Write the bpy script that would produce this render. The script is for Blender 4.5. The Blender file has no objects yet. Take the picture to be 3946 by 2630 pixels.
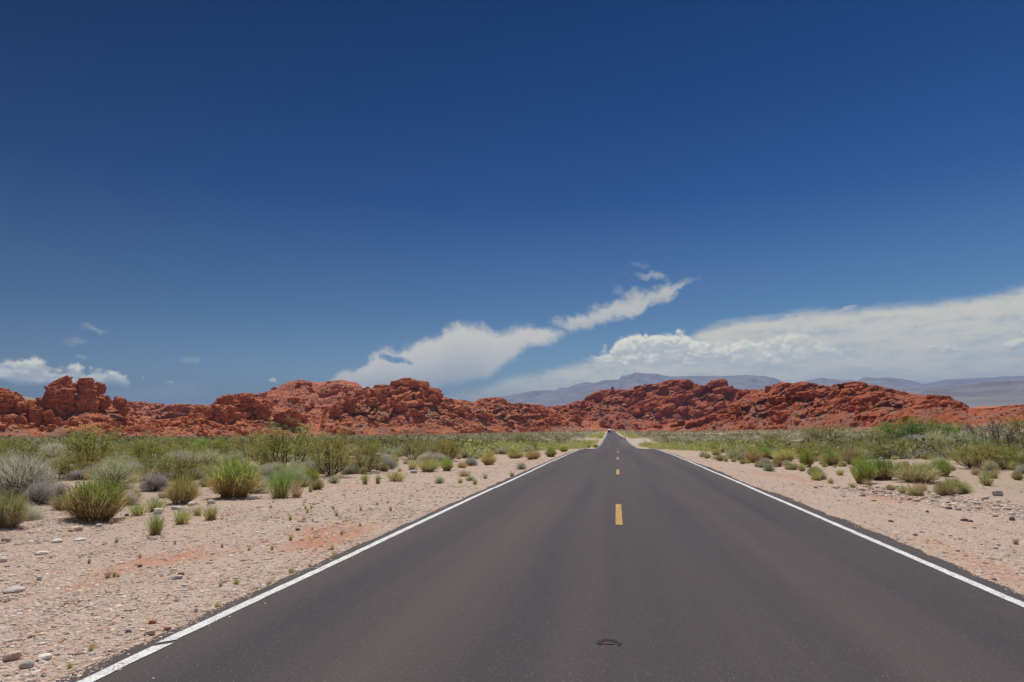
import bpy, math, random
import numpy as np
from mathutils import Vector

R = math.radians
SC = bpy.context.scene
COL = SC.collection

# ------------------------------------------------------------------ camera
CAM_Z = 1.5
F_S = 2552.0                       # focal length in photo pixels (3946 wide)
PITCH, YAW = R(7.65), R(8.86)
cd = bpy.data.cameras.new('camera')
cd.sensor_width = 36.0
cd.lens = F_S / 3946.0 * 36.0
cd.clip_start = 0.1
cd.clip_end = 80000
cam = bpy.data.objects.new('camera', cd)
cam.location = (0, 0, CAM_Z)
cam.rotation_euler = (R(90) + PITCH, 0, YAW)
COL.objects.link(cam)
SC.camera = cam

# ------------------------------------------------------------------ light
SUN_AZ, SUN_EL = R(-25), R(68)
ld = bpy.data.lights.new('sun', 'SUN')
ld.energy = 4.5
ld.angle = R(0.53)
ld.color = (1.0, 0.955, 0.89)
sun = bpy.data.objects.new('sun', ld)
sd = Vector((math.sin(SUN_AZ) * math.cos(SUN_EL), math.cos(SUN_AZ) * math.cos(SUN_EL), math.sin(SUN_EL)))
sun.rotation_euler = sd.to_track_quat('Z', 'Y').to_euler()
sun.location = (0, 0, 200)
COL.objects.link(sun)

SC.view_settings.view_transform = 'Standard'
SC.view_settings.look = 'None'
SC.view_settings.exposure = 0.0
SC.view_settings.gamma = 1.0
SC.cycles.use_denoising = True
SC.cycles.max_bounces = 5
SC.cycles.diffuse_bounces = 3
SC.cycles.transmission_bounces = 4
SC.cycles.transparent_max_bounces = 6
SC.cycles.volume_bounces = 0
SC.render.use_motion_blur = False


def ray(sx, sy):
    """photo pixel -> unit direction in the world"""
    x = (sx - 1973.0) / F_S
    y = (1315.0 - sy) / F_S
    cp, sp = math.cos(PITCH), math.sin(PITCH)
    f = cp - y * sp
    u = sp + y * cp
    X = x * math.cos(YAW) - f * math.sin(YAW)
    Y = x * math.sin(YAW) + f * math.cos(YAW)
    n = math.sqrt(X * X + Y * Y + u * u)
    return X / n, Y / n, u / n


def azel(sx, sy):
    X, Y, Z = ray(sx, sy)
    return math.atan2(X, Y), Z / math.hypot(X, Y)       # azimuth, tan(elevation)


# ------------------------------------------------------------------ world: sky and clouds
W = bpy.data.worlds.new('World')
SC.world = W
W.use_nodes = True
NT = W.node_tree
NT.nodes.clear()


class G:
    """small node-building helper"""
    def __init__(self, nt):
        self.nt = nt

    def new(self, t, **k):
        n = self.nt.nodes.new(t)
        for a, b in k.items():
            setattr(n, a, b)
        return n

    def put(self, sock, v):
        if v is None:
            return
        if isinstance(v, bpy.types.NodeSocket):
            self.nt.links.new(v, sock)
        else:
            sock.default_value = v

    def m(self, op, a, b=None, c=None, clamp=False):
        n = self.new('ShaderNodeMath', operation=op, use_clamp=clamp)
        for i, v in enumerate((a, b, c)):
            self.put(n.inputs[i], v)
        return n.outputs[0]

    def sstep(self, v, lo, hi, a=0.0, b=1.0):
        n = self.new('ShaderNodeMapRange', interpolation_type='SMOOTHSTEP')
        self.put(n.inputs[0], v)
        for i, q in zip((1, 2, 3, 4), (lo, hi, a, b)):
            self.put(n.inputs[i], q)
        return n.outputs[0]

    def lin(self, v, lo, hi, a=0.0, b=1.0):
        n = self.new('ShaderNodeMapRange')
        self.put(n.inputs[0], v)
        for i, q in zip((1, 2, 3, 4), (lo, hi, a, b)):
            self.put(n.inputs[i], q)
        return n.outputs[0]

    def vec(self, x, y, z=0.0):
        n = self.new('ShaderNodeCombineXYZ')
        for i, v in enumerate((x, y, z)):
            self.put(n.inputs[i], v)
        return n.outputs[0]

    def noise(self, vec, scale, detail=4, rough=0.55, out=0, dist=0.0):
        n = self.new('ShaderNodeTexNoise')
        self.put(n.inputs['Vector'], vec)
        self.put(n.inputs['Scale'], scale)
        n.inputs['Detail'].default_value = detail
        n.inputs['Roughness'].default_value = rough
        n.inputs['Distortion'].default_value = dist
        return n.outputs[out]

    def vor(self, vec, scale, feature='F1', out='Distance', rnd=1.0):
        n = self.new('ShaderNodeTexVoronoi', feature=feature)
        self.put(n.inputs['Vector'], vec)
        n.inputs['Scale'].default_value = scale
        n.inputs['Randomness'].default_value = rnd
        return n.outputs[out]

    def mix(self, f, a, b, blend='MIX'):
        n = self.new('ShaderNodeMix', data_type='RGBA', blend_type=blend)
        n.clamp_factor = True
        self.put(n.inputs[0], f)
        for i, v in ((6, a), (7, b)):
            if not isinstance(v, bpy.types.NodeSocket) and len(v) == 3:
                v = (*v, 1.0)
            self.put(n.inputs[i], v)
        return n.outputs[2]

    def curve(self, v, pts):
        n = self.new('ShaderNodeFloatCurve')
        c = n.mapping.curves[0]
        pts = sorted(pts)
        c.points[0].location = pts[0]
        c.points[1].location = pts[-1]
        for p in pts[1:-1]:
            c.points.new(*p)
        for p in c.points:
            p.handle_type = 'VECTOR'
        n.mapping.use_clip = False
        n.mapping.update()
        self.put(n.inputs['Value'], v)
        return n.outputs[0]


g = G(NT)
tc = g.new('ShaderNodeTexCoord')
sep = g.new('ShaderNodeSeparateXYZ')
NT.links.new(tc.outputs['Generated'], sep.inputs[0])
wx, wy, wz = sep.outputs
AZ = g.m('ARCTAN2', wx, wy)
HOR = g.m('SQRT', g.m('ADD', g.m('MULTIPLY', wx, wx), g.m('MULTIPLY', wy, wy)))
VV = g.m('DIVIDE', wz, g.m('MAXIMUM', HOR, 0.001))
A0, A1, V1 = -0.95, 0.85, 0.40      # azimuth range and top elevation of the cloud maps


def cpts(pts):
    out = []
    for sx, sy in pts:
        a, v = azel(sx, sy)
        out.append(((a - A0) / (A1 - A0), v / V1))
    return out


P2 = g.vec(AZ, VV)
wn = g.new('ShaderNodeTexNoise')
NT.links.new(P2, wn.inputs['Vector'])
wn.inputs['Scale'].default_value = 26
wn.inputs['Detail'].default_value = 7
wn.inputs['Roughness'].default_value = 0.62
wsep = g.new('ShaderNodeSeparateColor')
NT.links.new(wn.outputs['Color'], wsep.inputs[0])
wdx = g.m('SUBTRACT', wsep.outputs[0], 0.5)
wdy = g.m('SUBTRACT', wsep.outputs[1], 0.5)
fine = g.m('SUBTRACT', g.noise(P2, 95, 6, 0.6), 0.5)
# a puffier field for cumulus: rounded cells of two sizes, roughened
def puffs(da, dv):
    a_ = g.m('ADD', g.m('ADD', AZ, da), g.m('MULTIPLY', wdx, 0.030))
    v_ = g.m('ADD', g.m('MULTIPLY', g.m('ADD', VV, dv), 1.25), g.m('MULTIPLY', wdy, 0.030))
    p_ = g.vec(a_, v_)
    q_ = g.m('MULTIPLY', g.vor(p_, 48, 'F1'), 0.62)
    q_ = g.m('ADD', q_, g.m('MULTIPLY', g.vor(p_, 120, 'F1'), 0.26))
    return g.m('ADD', q_, g.m('MULTIPLY', g.noise(p_, 170, 5, .6), 0.16))


puff = puffs(0.0, 0.0)
puffup = puffs(-0.0012, 0.0042)
relief = g.m('SUBTRACT', puffup, puff)
stn = g.m('SUBTRACT', g.noise(g.vec(g.m('MULTIPLY', AZ, 1.0), g.m('MULTIPLY', VV, 4.5)), 14, 6, 0.6), 0.5)  # stretched


def warped(k, kv=None):
    kv = k if kv is None else kv
    return (g.m('DIVIDE', g.m('SUBTRACT', g.m('ADD', AZ, g.m('MULTIPLY', wdx, k)), A0), A1 - A0),
            g.m('DIVIDE', g.m('ADD', VV, g.m('MULTIPLY', wdy, kv)), V1))


ALT = g.m('MAXIMUM', VV, 0.0)
sky = g.new('ShaderNodeTexSky', sky_type='NISHITA')
sky.sun_disc = False
sky.sun_elevation = SUN_EL
sky.sun_rotation = SUN_AZ
sky.altitude = 600
sky.air_density = 1.0
sky.dust_density = 0.3
sky.ozone_density = 2.5
# a polarised desert sky: deepest high up and to the left, paling to the horizon
ramp = g.new('ShaderNodeValToRGB')
g.put(ramp.inputs[0], g.m('DIVIDE', ALT, 1.4, clamp=True))
cr = ramp.color_ramp
cr.elements[0].position, cr.elements[0].color = 0.0, (.62, .66, .74, 1)
cr.elements[1].position, cr.elements[1].color = 1.0, (.35, .42, .60, 1)
for p_, c_ in ((.06, (.60, .72, .80)), (.12, (.31, .50, .66)), (.25, (.060, .245, .50)), (.36, (.014, .175, .40)), (.50, (.004, .128, .325)), (.62, (.05, .15, .42))):
    e_ = cr.elements.new(p_)
    e_.color = (*c_, 1)
SKYC = g.mix(1.0, sky.outputs[0], ramp.outputs[0], 'MULTIPLY')
side = g.lin(AZ, -0.85, 0.50, 0.50, 1.16)
cur = g.mix(1.0, SKYC, g.vec(side, side, g.m('POWER', side, 0.8)), 'MULTIPLY')


# low cloud colours are brightened to offset the haze in front of them
CB = g.lin(VV, 0.04, 0.26, 1.62, 1.08)
CBV = g.vec(CB, g.m('MULTIPLY', CB, .985), g.m('MULTIPLY', CB, .93))


def over(cur, alpha, col):
    return g.mix(alpha, cur, g.mix(1.0, col, CBV, 'MULTIPLY'))


K = 10.0     # background strength is 0.1, so colours here are ten times the seen value


def kc(r, gg, b):
    return (r * K, gg * K, b * K)


# --- the long anvil sheet on the right
top1 = [(1600, 1560), (1785, 1500), (1880, 1474), (1941, 1453), (1982, 1440), (2152, 1409), (2261, 1385), (2400, 1345),
        (2660, 1282), (2719, 1262), (2764, 1236), (2905, 1217), (3016, 1204), (3127, 1187), (3313, 1182), (3461, 1162),
        (3647, 1148), (3795, 1126), (3946, 1085), (4300, 1010)]
u, v = warped(0.026, 0.016)
t1 = g.curve(u, cpts(top1))
d1 = g.m('SUBTRACT', t1, v)
a1 = g.sstep(g.m('ADD', d1, g.m('MULTIPLY', stn, 0.035)), -0.008, 0.04)
dep1 = g.sstep(d1, 0.0, 0.32)
c1 = g.mix(dep1, kc(.57, .545, .49), kc(.395, .405, .425))
c1 = g.mix(g.sstep(stn, -0.2, 0.2, 0.0, 0.40), c1, kc(.62, .59, .53))
a1 = g.m('MULTIPLY', a1, g.sstep(g.m('ADD', stn, g.m('MULTIPLY', fine, .5)), -0.22, 0.06, 0.66, 1.0))
cur = over(cur, g.m('MULTIPLY', a1, g.sstep(AZ, -0.22, 0.02, 0.60, 0.93)), c1)
# --- the middle anvil
top2 = [(1180, 1560), (1262, 1480), (1282, 1443), (1329, 1419), (1377, 1412), (1404, 1385), (1431, 1365), (1452, 1344),
        (1540, 1338), (1608, 1297), (1676, 1290), (1712, 1276), (1722, 1256), (1778, 1239), (1853, 1239), (1900, 1256),
        (1934, 1263), (1982, 1246), (2050, 1242), (2104, 1256), (2186, 1273), (2225, 1281), (2260, 1310), (2400, 1340)]
bot2 = [(1180, 1590), (1700, 1540), (1778, 1494), (1846, 1474), (1934, 1426), (1982, 1392), (2016, 1365), (2084, 1351),
        (2152, 1317), (2220, 1284), (2260, 1280), (2400, 1280)]
u, v = warped(0.050, 0.040)
t2 = g.curve(u, cpts(top2))
b2 = g.curve(u, cpts(bot2))
d2 = g.m('ADD', g.m('SUBTRACT', t2, v), g.m('MULTIPLY', fine, .035))
e2 = g.m('SUBTRACT', v, b2)
a2 = g.m('MULTIPLY', g.sstep(d2, -0.008, 0.040), g.sstep(e2, -0.004, 0.04))
# the blue hole near its left end
hx, hv = azel(1518, 1388)
qh = g.m('ADD', g.m('POWER', g.m('DIVIDE', g.m('SUBTRACT', g.m('ADD', AZ, g.m('MULTIPLY', wdx, .09)), hx), .016), 2.0),
         g.m('POWER', g.m('DIVIDE', g.m('SUBTRACT', g.m('ADD', VV, g.m('MULTIPLY', wdy, .06)), hv), .0068), 2.0))
a2 = g.m('MULTIPLY', a2, g.sstep(qh, 0.1, 2.4))
c2 = g.mix(g.sstep(d2, 0.0, 0.24), kc(.60, .57, .525), kc(.34, .36, .415))
c2 = g.mix(g.sstep(stn, -0.15, 0.25, 0.0, 0.4), c2, kc(.56, .53, .49))
cur = over(cur, g.m('MULTIPLY', a2, g.sstep(v, 0.06, 0.26, 0.55, 0.92)), c2)
# --- the torn streak above it
top3 = [(2050, 1262), (2104, 1242), (2132, 1222), (2166, 1225), (2206, 1198), (2288, 1181), (2356, 1161), (2397, 1130),
        (2492, 1123), (2533, 1100), (2574, 1076), (2628, 1069), (2690, 1071), (2730, 1090), (2800, 1110)]
bot3 = [(2050, 1230), (2104, 1246), (2152, 1261), (2220, 1275), (2322, 1265), (2390, 1242), (2465, 1222), (2480, 1202),
        (2526, 1170), (2587, 1165), (2615, 1137), (2630, 1105), (2648, 1089), (2710, 1074), (2800, 1060)]
u, v = warped(0.060, 0.046)
t3 = g.curve(u, cpts(top3))
b3 = g.curve(u, cpts(bot3))
d3 = g.m('MINIMUM', g.m('SUBTRACT', t3, v), g.m('SUBTRACT', v, b3))
a3 = g.sstep(g.m('ADD', d3, g.m('MULTIPLY', fine, 0.045)), -0.008, 0.04)
cur = over(cur, g.m('MULTIPLY', a3, 0.85), g.mix(g.sstep(d3, 0, .09), kc(.50, .49, .48), kc(.60, .57, .53)))


def ell(sx0, sx1, sy0, sy1, k, noise_v, namp):
    a0, v1 = azel(sx0, (sy0 + sy1) / 2)
    a1_, _ = azel(sx1, (sy0 + sy1) / 2)
    _, vt = azel((sx0 + sx1) / 2, sy0)
    _, vb = azel((sx0 + sx1) / 2, sy1)
    ra, rv = (a1_ - a0) / 2, (vt - vb) / 2
    q = g.m('ADD', g.m('POWER', g.m('DIVIDE', g.m('SUBTRACT', g.m('ADD', AZ, g.m('MULTIPLY', wdx, k)), (a0 + a1_) / 2), ra), 2.0),
            g.m('POWER', g.m('DIVIDE', g.m('SUBTRACT', g.m('ADD', VV, g.m('MULTIPLY', wdy, k)), (vt + vb) / 2), rv), 2.0))
    return g.m('ADD', g.m('SUBTRACT', 1.0, q), g.m('MULTIPLY', noise_v, namp)), (vt + vb) / 2, rv


for bx in ((2455, 2575, 1048, 1082, .5), (2350, 2402, 1108, 1138, .22), (2430, 2500, 1016, 1036, .12), (2388, 2420, 1058, 1072, .08),
           (305, 405, 1266, 1288, .34), (215, 345, 1302, 1340, .24), (280, 342, 1370, 1386, .2), (680, 760, 1362, 1386, .16),
           (3220, 3300, 1176, 1196, .4)):
    d, _, _ = ell(*bx[:4], 0.05, stn, 4.0)
    cur = over(cur, g.m('MULTIPLY', g.sstep(d, -0.5, 1.4), bx[4]), kc(.58, .56, .52))


def cumulus(cur, top, bot, k, opac, hi, lo, fade=None):
    u, v = warped(k)
    t = g.curve(u, cpts(top))
    b = g.curve(u, cpts(bot))
    tt = g.m('ADD', t, g.m('MULTIPLY', g.m('SUBTRACT', 0.44, puff), 0.060))
    dt = g.m('SUBTRACT', tt, v)
    db = g.m('SUBTRACT', v, b)
    al = g.m('MULTIPLY', g.sstep(g.m('ADD', dt, g.m('MULTIPLY', fine, .02)), -0.004, 0.018), g.sstep(db, -0.012, 0.014))
    h = g.m('DIVIDE', db, g.m('MAXIMUM', g.m('SUBTRACT', t, b), 0.004), clamp=True)
    lit = g.m('ADD', g.m('MULTIPLY', relief, 1.5), g.m('ADD', g.m('MULTIPLY', h, 0.70), g.m('MULTIPLY', g.m('SUBTRACT', 0.45, puff), 0.5)))
    lit = g.sstep(lit, -0.05, 0.80)
    return over(cur, g.m('MULTIPLY', al, g.m('MULTIPLY', fade, opac) if fade is not None else opac), g.mix(lit, lo, hi))


HI, LO = kc(.74, .71, .63), kc(.40, .425, .46)
cur = cumulus(cur, [(2200, 1420), (2266, 1400), (2275, 1372), (2284, 1349), (2319, 1330), (2360, 1330), (2378, 1304), (2415, 1289),
                    (2445, 1280), (2512, 1280), (2586, 1271), (2645, 1269), (2675, 1290), (2794, 1312), (2942, 1312), (3016, 1297),
                    (3090, 1275), (3150, 1282), (3162, 1319), (3239, 1334), (3298, 1356), (3335, 1385), (3400, 1420)],
              [(2200, 1380), (2266, 1388), (2311, 1412), (2497, 1410), (2682, 1417), (2868, 1417), (3016, 1406), (3165, 1390),
               (3313, 1388), (3400, 1380)], 0.022, 0.95, HI, LO, g.sstep(AZ, azel(2700, 1350)[0], azel(3250, 1350)[0], 1.0, 0.5))
cur = cumulus(cur, [(-600, 1400), (-200, 1340), (0, 1370), (21, 1357), (38, 1370), (68, 1385), (98, 1372), (127, 1364), (157, 1370), (178, 1387),
                    (208, 1402), (225, 1398), (242, 1408), (255, 1393), (289, 1385), (314, 1400), (321, 1413), (325, 1432), (355, 1432),
                    (361, 1419), (395, 1417), (429, 1432), (450, 1440), (491, 1444), (500, 1462), (540, 1500)],
              [(-600, 1480), (0, 1470), (150, 1474), (489, 1480), (540, 1470)], 0.020, 0.92, HI, LO)
for bx in ((3368, 3474, 1326, 1384, .85), (3522, 3690, 1314, 1384, .85), (3826, 4050, 1284, 1364, .85), (521, 559, 1455, 1474, .7),
           (598, 690, 1459, 1496, .55), (924, 945, 1478, 1490, .5), (960, 1008, 1472, 1487, .5), (1014, 1068, 1467, 1486, .55),
           (1195, 1236, 1454, 1476, .6)):
    d, vc, rv = ell(*bx[:4], 0.045, g.m('ADD', fine, g.m('SUBTRACT', .4, puff)), 2.8)
    flat = g.sstep(VV, vc - rv * 1.1, vc - rv * 0.3)
    lit = g.sstep(g.m('ADD', g.m('MULTIPLY', relief, 2.0), g.m('DIVIDE', g.m('SUBTRACT', VV, vc - rv), rv * 2)), 0.1, 1.0)
    cur = over(cur, g.m('MULTIPLY', g.m('MULTIPLY', g.sstep(d, -0.1, 0.6), flat), bx[4]), g.mix(lit, kc(.345, .37, .405), kc(.62, .60, .55)))
# a faint low sheet between the left cumulus and the middle anvil
d, _, _ = ell(300, 900, 1472, 1640, 0.03, stn, 1.6)
cur = over(cur, g.m('MULTIPLY', g.sstep(d, -0.2, 1.1), .28), kc(.42, .43, .47))

bg = g.new('ShaderNodeBackground')
NT.links.new(cur, bg.inputs[0])
bg.inputs[1].default_value = 0.1
wo = g.new('ShaderNodeOutputWorld')
NT.links.new(bg.outputs[0], wo.inputs[0])

# ------------------------------------------------------------------ numpy noise


def _hash(ix, iy, iz, seed):
    h = (ix.astype(np.int64) * 374761393 + iy.astype(np.int64) * 668265263 + iz.astype(np.int64) * 2147483647 + seed * 974634777)
    h = (h ^ (h >> 13)) * 1274126177
    h = h ^ (h >> 16)
    return (h & 0xFFFFFF).astype(np.float64) / float(0xFFFFFF)


def vnoise(x, y, z, seed=0):
    """value noise in -1..1"""
    x, y, z = np.broadcast_arrays(np.asarray(x, float), np.asarray(y, float), np.asarray(z, float))
    fx, fy, fz = np.floor(x), np.floor(y), np.floor(z)
    tx, ty, tz = x - fx, y - fy, z - fz
    ix, iy, iz = fx.astype(np.int64), fy.astype(np.int64), fz.astype(np.int64)
    sx, sy, sz = tx * tx * (3 - 2 * tx), ty * ty * (3 - 2 * ty), tz * tz * (3 - 2 * tz)
    r = 0
    for a in (0, 1):
        for b in (0, 1):
            for c in (0, 1):
                w = (sx if a else 1 - sx) * (sy if b else 1 - sy) * (sz if c else 1 - sz)
                r = r + w * _hash(ix + a, iy + b, iz + c, seed)
    return r * 2 - 1


def fbm(x, y, z, octv=4, gain=0.5, seed=0):
    s, a, f, n = 0, 1.0, 1.0, 0.0
    for i in range(octv):
        s = s + a * vnoise(x * f + 17.3 * i, y * f + 5.1 * i, z * f, seed + i)
        n += a
        a *= gain
        f *= 2.03
    return s / n


def ss(lo, hi, v):
    t = np.clip((np.asarray(v, float) - lo) / (hi - lo), 0, 1)
    return t * t * (3 - 2 * t)


# ------------------------------------------------------------------ terrain
_ty = np.arange(-400, 2001, 1.0)
_tz = np.interp(_ty, [-400, 25, 45, 62, 85, 110, 150, 190, 239, 300, 350, 484, 600, 700, 900, 2000],
                [0, 0, -0.05, -0.20, -0.85, -1.46, -1.70, -1.50, -1.17, -1.28, -1.22, -0.75, -0.1, 0.6, 2.0, 2.0])
_k = np.exp(-np.linspace(-2, 2, 25) ** 2)
_tz = np.convolve(np.pad(_tz, 12, mode='edge'), _k / _k.sum(), 'valid')
_tc = np.interp(_ty, [-400, 20, 62, 110, 239, 484, 590, 650, 720, 800, 900, 2000], [.13, .13, .22, .10, -.6, -3.2, -4.4, -3.6, -.5, 7, 24, 24])
_tc = np.convolve(np.pad(_tc, 12, mode='edge'), _k / _k.sum(), 'valid')


def zr(y):
    return np.interp(y, _ty, _tz)


def rc(y):
    return np.interp(y, _ty, _tc)


def T(x, y, lip=True):
    x = np.asarray(x, float)
    y = np.asarray(y, float)
    dx = x - rc(y)
    ad = np.abs(dx)
    z = zr(y).copy() if np.ndim(y) else zr(y)
    q = 0.00027 * np.clip(dx - 15, 0, 400) ** 2
    z = z + 40 * (1 - np.exp(-q / 40))
    z = z - 1.8 * ss(20, 150, -dx) * ss(100, 400, y)
    z = z + 0.10 * ss(5, 12, ad) * fbm(x / 5, y / 5, 0 * x, 3, seed=3) + 0.35 * ss(15, 70, ad) * fbm(x / 40, y / 40, 0 * x, 2, seed=8)
    z = z - 0.10 * ss(4.2, 6.5, ad) * ss(14, 8, ad)
    z = z + (.035 * fbm(x / .7, y / 1.5, 0 * x, 3, seed=14) + .03 * fbm(x / 2.2, y / 5, 0 * x, 2, seed=15)) * ss(3.7, 4.6, ad) * ss(60, 30, np.abs(y))
    r = np.hypot(x, y)
    az = np.arctan2(x, np.maximum(y, 1e-3))
    z = z + 1.0e-5 * np.clip(r - 800, 0, 5500) ** 2 * ss(-0.12, 0.12, az) * ss(-10, 10, y)
    if lip:
        z = z - 0.035 * ss(9, 5, ad)
    return z


def on_ground(sx, sy, rmax=900.0):
    """where the line of sight through a photo pixel first meets the ground"""
    X, Y, Z = ray(sx, sy)
    d = np.concatenate([np.arange(2, 60, 0.04), np.arange(60, rmax, 0.5)])
    below = CAM_Z + Z * d < T(X * d, Y * d)
    if not below.any():
        k = -1
    else:
        k = int(np.argmax(below))
    dd = d[k]
    x, y = X * dd, Y * dd
    return x, y, float(T(x, y)), dd


# ------------------------------------------------------------------ mesh helpers

def make_mesh(name, V, F, mat, parent=None, smooth=False, col=None, loc=None, fattr=None):
    V = np.asarray(V, np.float32).reshape(-1, 3)
    F = np.asarray(F, np.int32)
    k = F.shape[1]
    me = bpy.data.meshes.new(name)
    me.vertices.add(len(V))
    me.vertices.foreach_set('co', V.ravel())
    me.loops.add(F.size)
    me.loops.foreach_set('vertex_index', F.ravel())
    me.polygons.add(len(F))
    me.polygons.foreach_set('loop_start', np.arange(0, F.size, k, dtype=np.int32))
    me.polygons.foreach_set('use_smooth', np.full(len(F), smooth, dtype=bool))
    me.update(calc_edges=True)
    if col is not None:
        c = np.ones((len(V), 4), np.float32)
        c[:, :3] = col
        at = me.color_attributes.new('tint', 'FLOAT_COLOR', 'POINT')
        at.data.foreach_set('color', c.ravel())
    if fattr:
        for nm, arr in fattr.items():
            at = me.attributes.new(nm, 'FLOAT', 'POINT')
            at.data.foreach_set('value', np.asarray(arr, np.float32))
    me.materials.append(mat)
    if name is None:
        return me
    o = bpy.data.objects.new(name, me)
    COL.objects.link(o)
    if parent is not None:
        o.parent = parent
    if loc is not None:
        o.location = loc
    return o


def tag(o, label=None, cat=None, group=None, kind=None):
    if label:
        o['label'] = label
    if cat:
        o['category'] = cat
    if group:
        o['group'] = group
    if kind:
        o['kind'] = kind
    return o


def empty(name, loc=(0, 0, 0), rz=0.0):
    o = bpy.data.objects.new(name, None)
    o.empty_display_size = 0.2
    o.location = loc
    o.rotation_euler = (0, 0, rz)
    COL.objects.link(o)
    return o


def grid_faces(nr, nc):
    i = np.arange(nr - 1)[:, None] * nc + np.arange(nc - 1)[None, :]
    return np.stack([i, i + 1, i + nc + 1, i + nc], -1).reshape(-1, 4)


def ico(sub):
    t = (1 + 5 ** .5) / 2
    v = np.array([(-1, t, 0), (1, t, 0), (-1, -t, 0), (1, -t, 0), (0, -1, t), (0, 1, t), (0, -1, -t), (0, 1, -t), (t, 0, -1), (t, 0, 1), (-t, 0, -1), (-t, 0, 1)], float)
    f = np.array([(0, 11, 5), (0, 5, 1), (0, 1, 7), (0, 7, 10), (0, 10, 11), (1, 5, 9), (5, 11, 4), (11, 10, 2), (10, 7, 6), (7, 1, 8),
                  (3, 9, 4), (3, 4, 2), (3, 2, 6), (3, 6, 8), (3, 8, 9), (4, 9, 5), (2, 4, 11), (6, 2, 10), (8, 6, 7), (9, 8, 1)])
    v /= np.linalg.norm(v, axis=1)[:, None]
    for _ in range(sub):
        e = np.sort(np.concatenate([f[:, [0, 1]], f[:, [1, 2]], f[:, [2, 0]]]), axis=1)
        ue, inv = np.unique(e, axis=0, return_inverse=True)
        inv = inv.ravel()
        mid = v[ue].mean(1)
        mid /= np.linalg.norm(mid, axis=1)[:, None]
        n, m = len(v), len(f)
        ab, bc, ca = n + inv[:m], n + inv[m:2 * m], n + inv[2 * m:]
        v = np.concatenate([v, mid])
        f = np.concatenate([np.stack([f[:, 0], ab, ca], 1), np.stack([f[:, 1], bc, ab], 1), np.stack([f[:, 2], ca, bc], 1), np.stack([ab, bc, ca], 1)])
    return v, f


ICO = {k: ico(k) for k in (0, 1, 2, 3, 4)}

# ------------------------------------------------------------------ materials


def mat_new(name):
    m = bpy.data.materials.new(name)
    m.use_nodes = True
    nt = m.node_tree
    nt.nodes.clear()
    h = G(nt)
    out = h.new('ShaderNodeOutputMaterial')
    return m, h, out


def principled(h, out, col, rough=0.9, normal=None, spec=0.2, metallic=0.0):
    b = h.new('ShaderNodeBsdfPrincipled')
    h.put(b.inputs['Base Color'], col if isinstance(col, bpy.types.NodeSocket) else (*col, 1))
    h.put(b.inputs['Roughness'], rough)
    b.inputs['Specular IOR Level'].default_value = spec
    b.inputs['Metallic'].default_value = metallic
    if normal is not None:
        h.nt.links.new(normal, b.inputs['Normal'])
    h.nt.links.new(b.outputs[0], out.inputs[0])
    return b


def bump(h, height, strength, dist):
    n = h.new('ShaderNodeBump')
    n.inputs['Strength'].default_value = strength
    n.inputs['Distance'].default_value = dist
    h.put(n.inputs['Height'], height)
    return n.outputs[0]


def pos(h):
    return h.new('ShaderNodeNewGeometry').outputs['Position']


def attr(h, name, out='Fac'):
    a = h.new('ShaderNodeAttribute', attribute_name=name)
    return a.outputs[out]


def simple_mat(name, col, rough=0.6, spec=0.3, metallic=0.0, var=0.12):
    m, h, out = mat_new(name)
    n = h.noise(pos(h), 9, 4)
    c = h.mix(h.sstep(n, .3, .7), tuple(x * (1 - var) for x in col), tuple(min(1, x * (1 + var)) for x in col))
    principled(h, out, c, rough, spec=spec, metallic=metallic)
    return m


def scale_v(h, v, x, y, z):
    n = h.new('ShaderNodeMapping')
    h.put(n.inputs['Vector'], v)
    n.inputs['Scale'].default_value = (x, y, z)
    return n.outputs[0]


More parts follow.
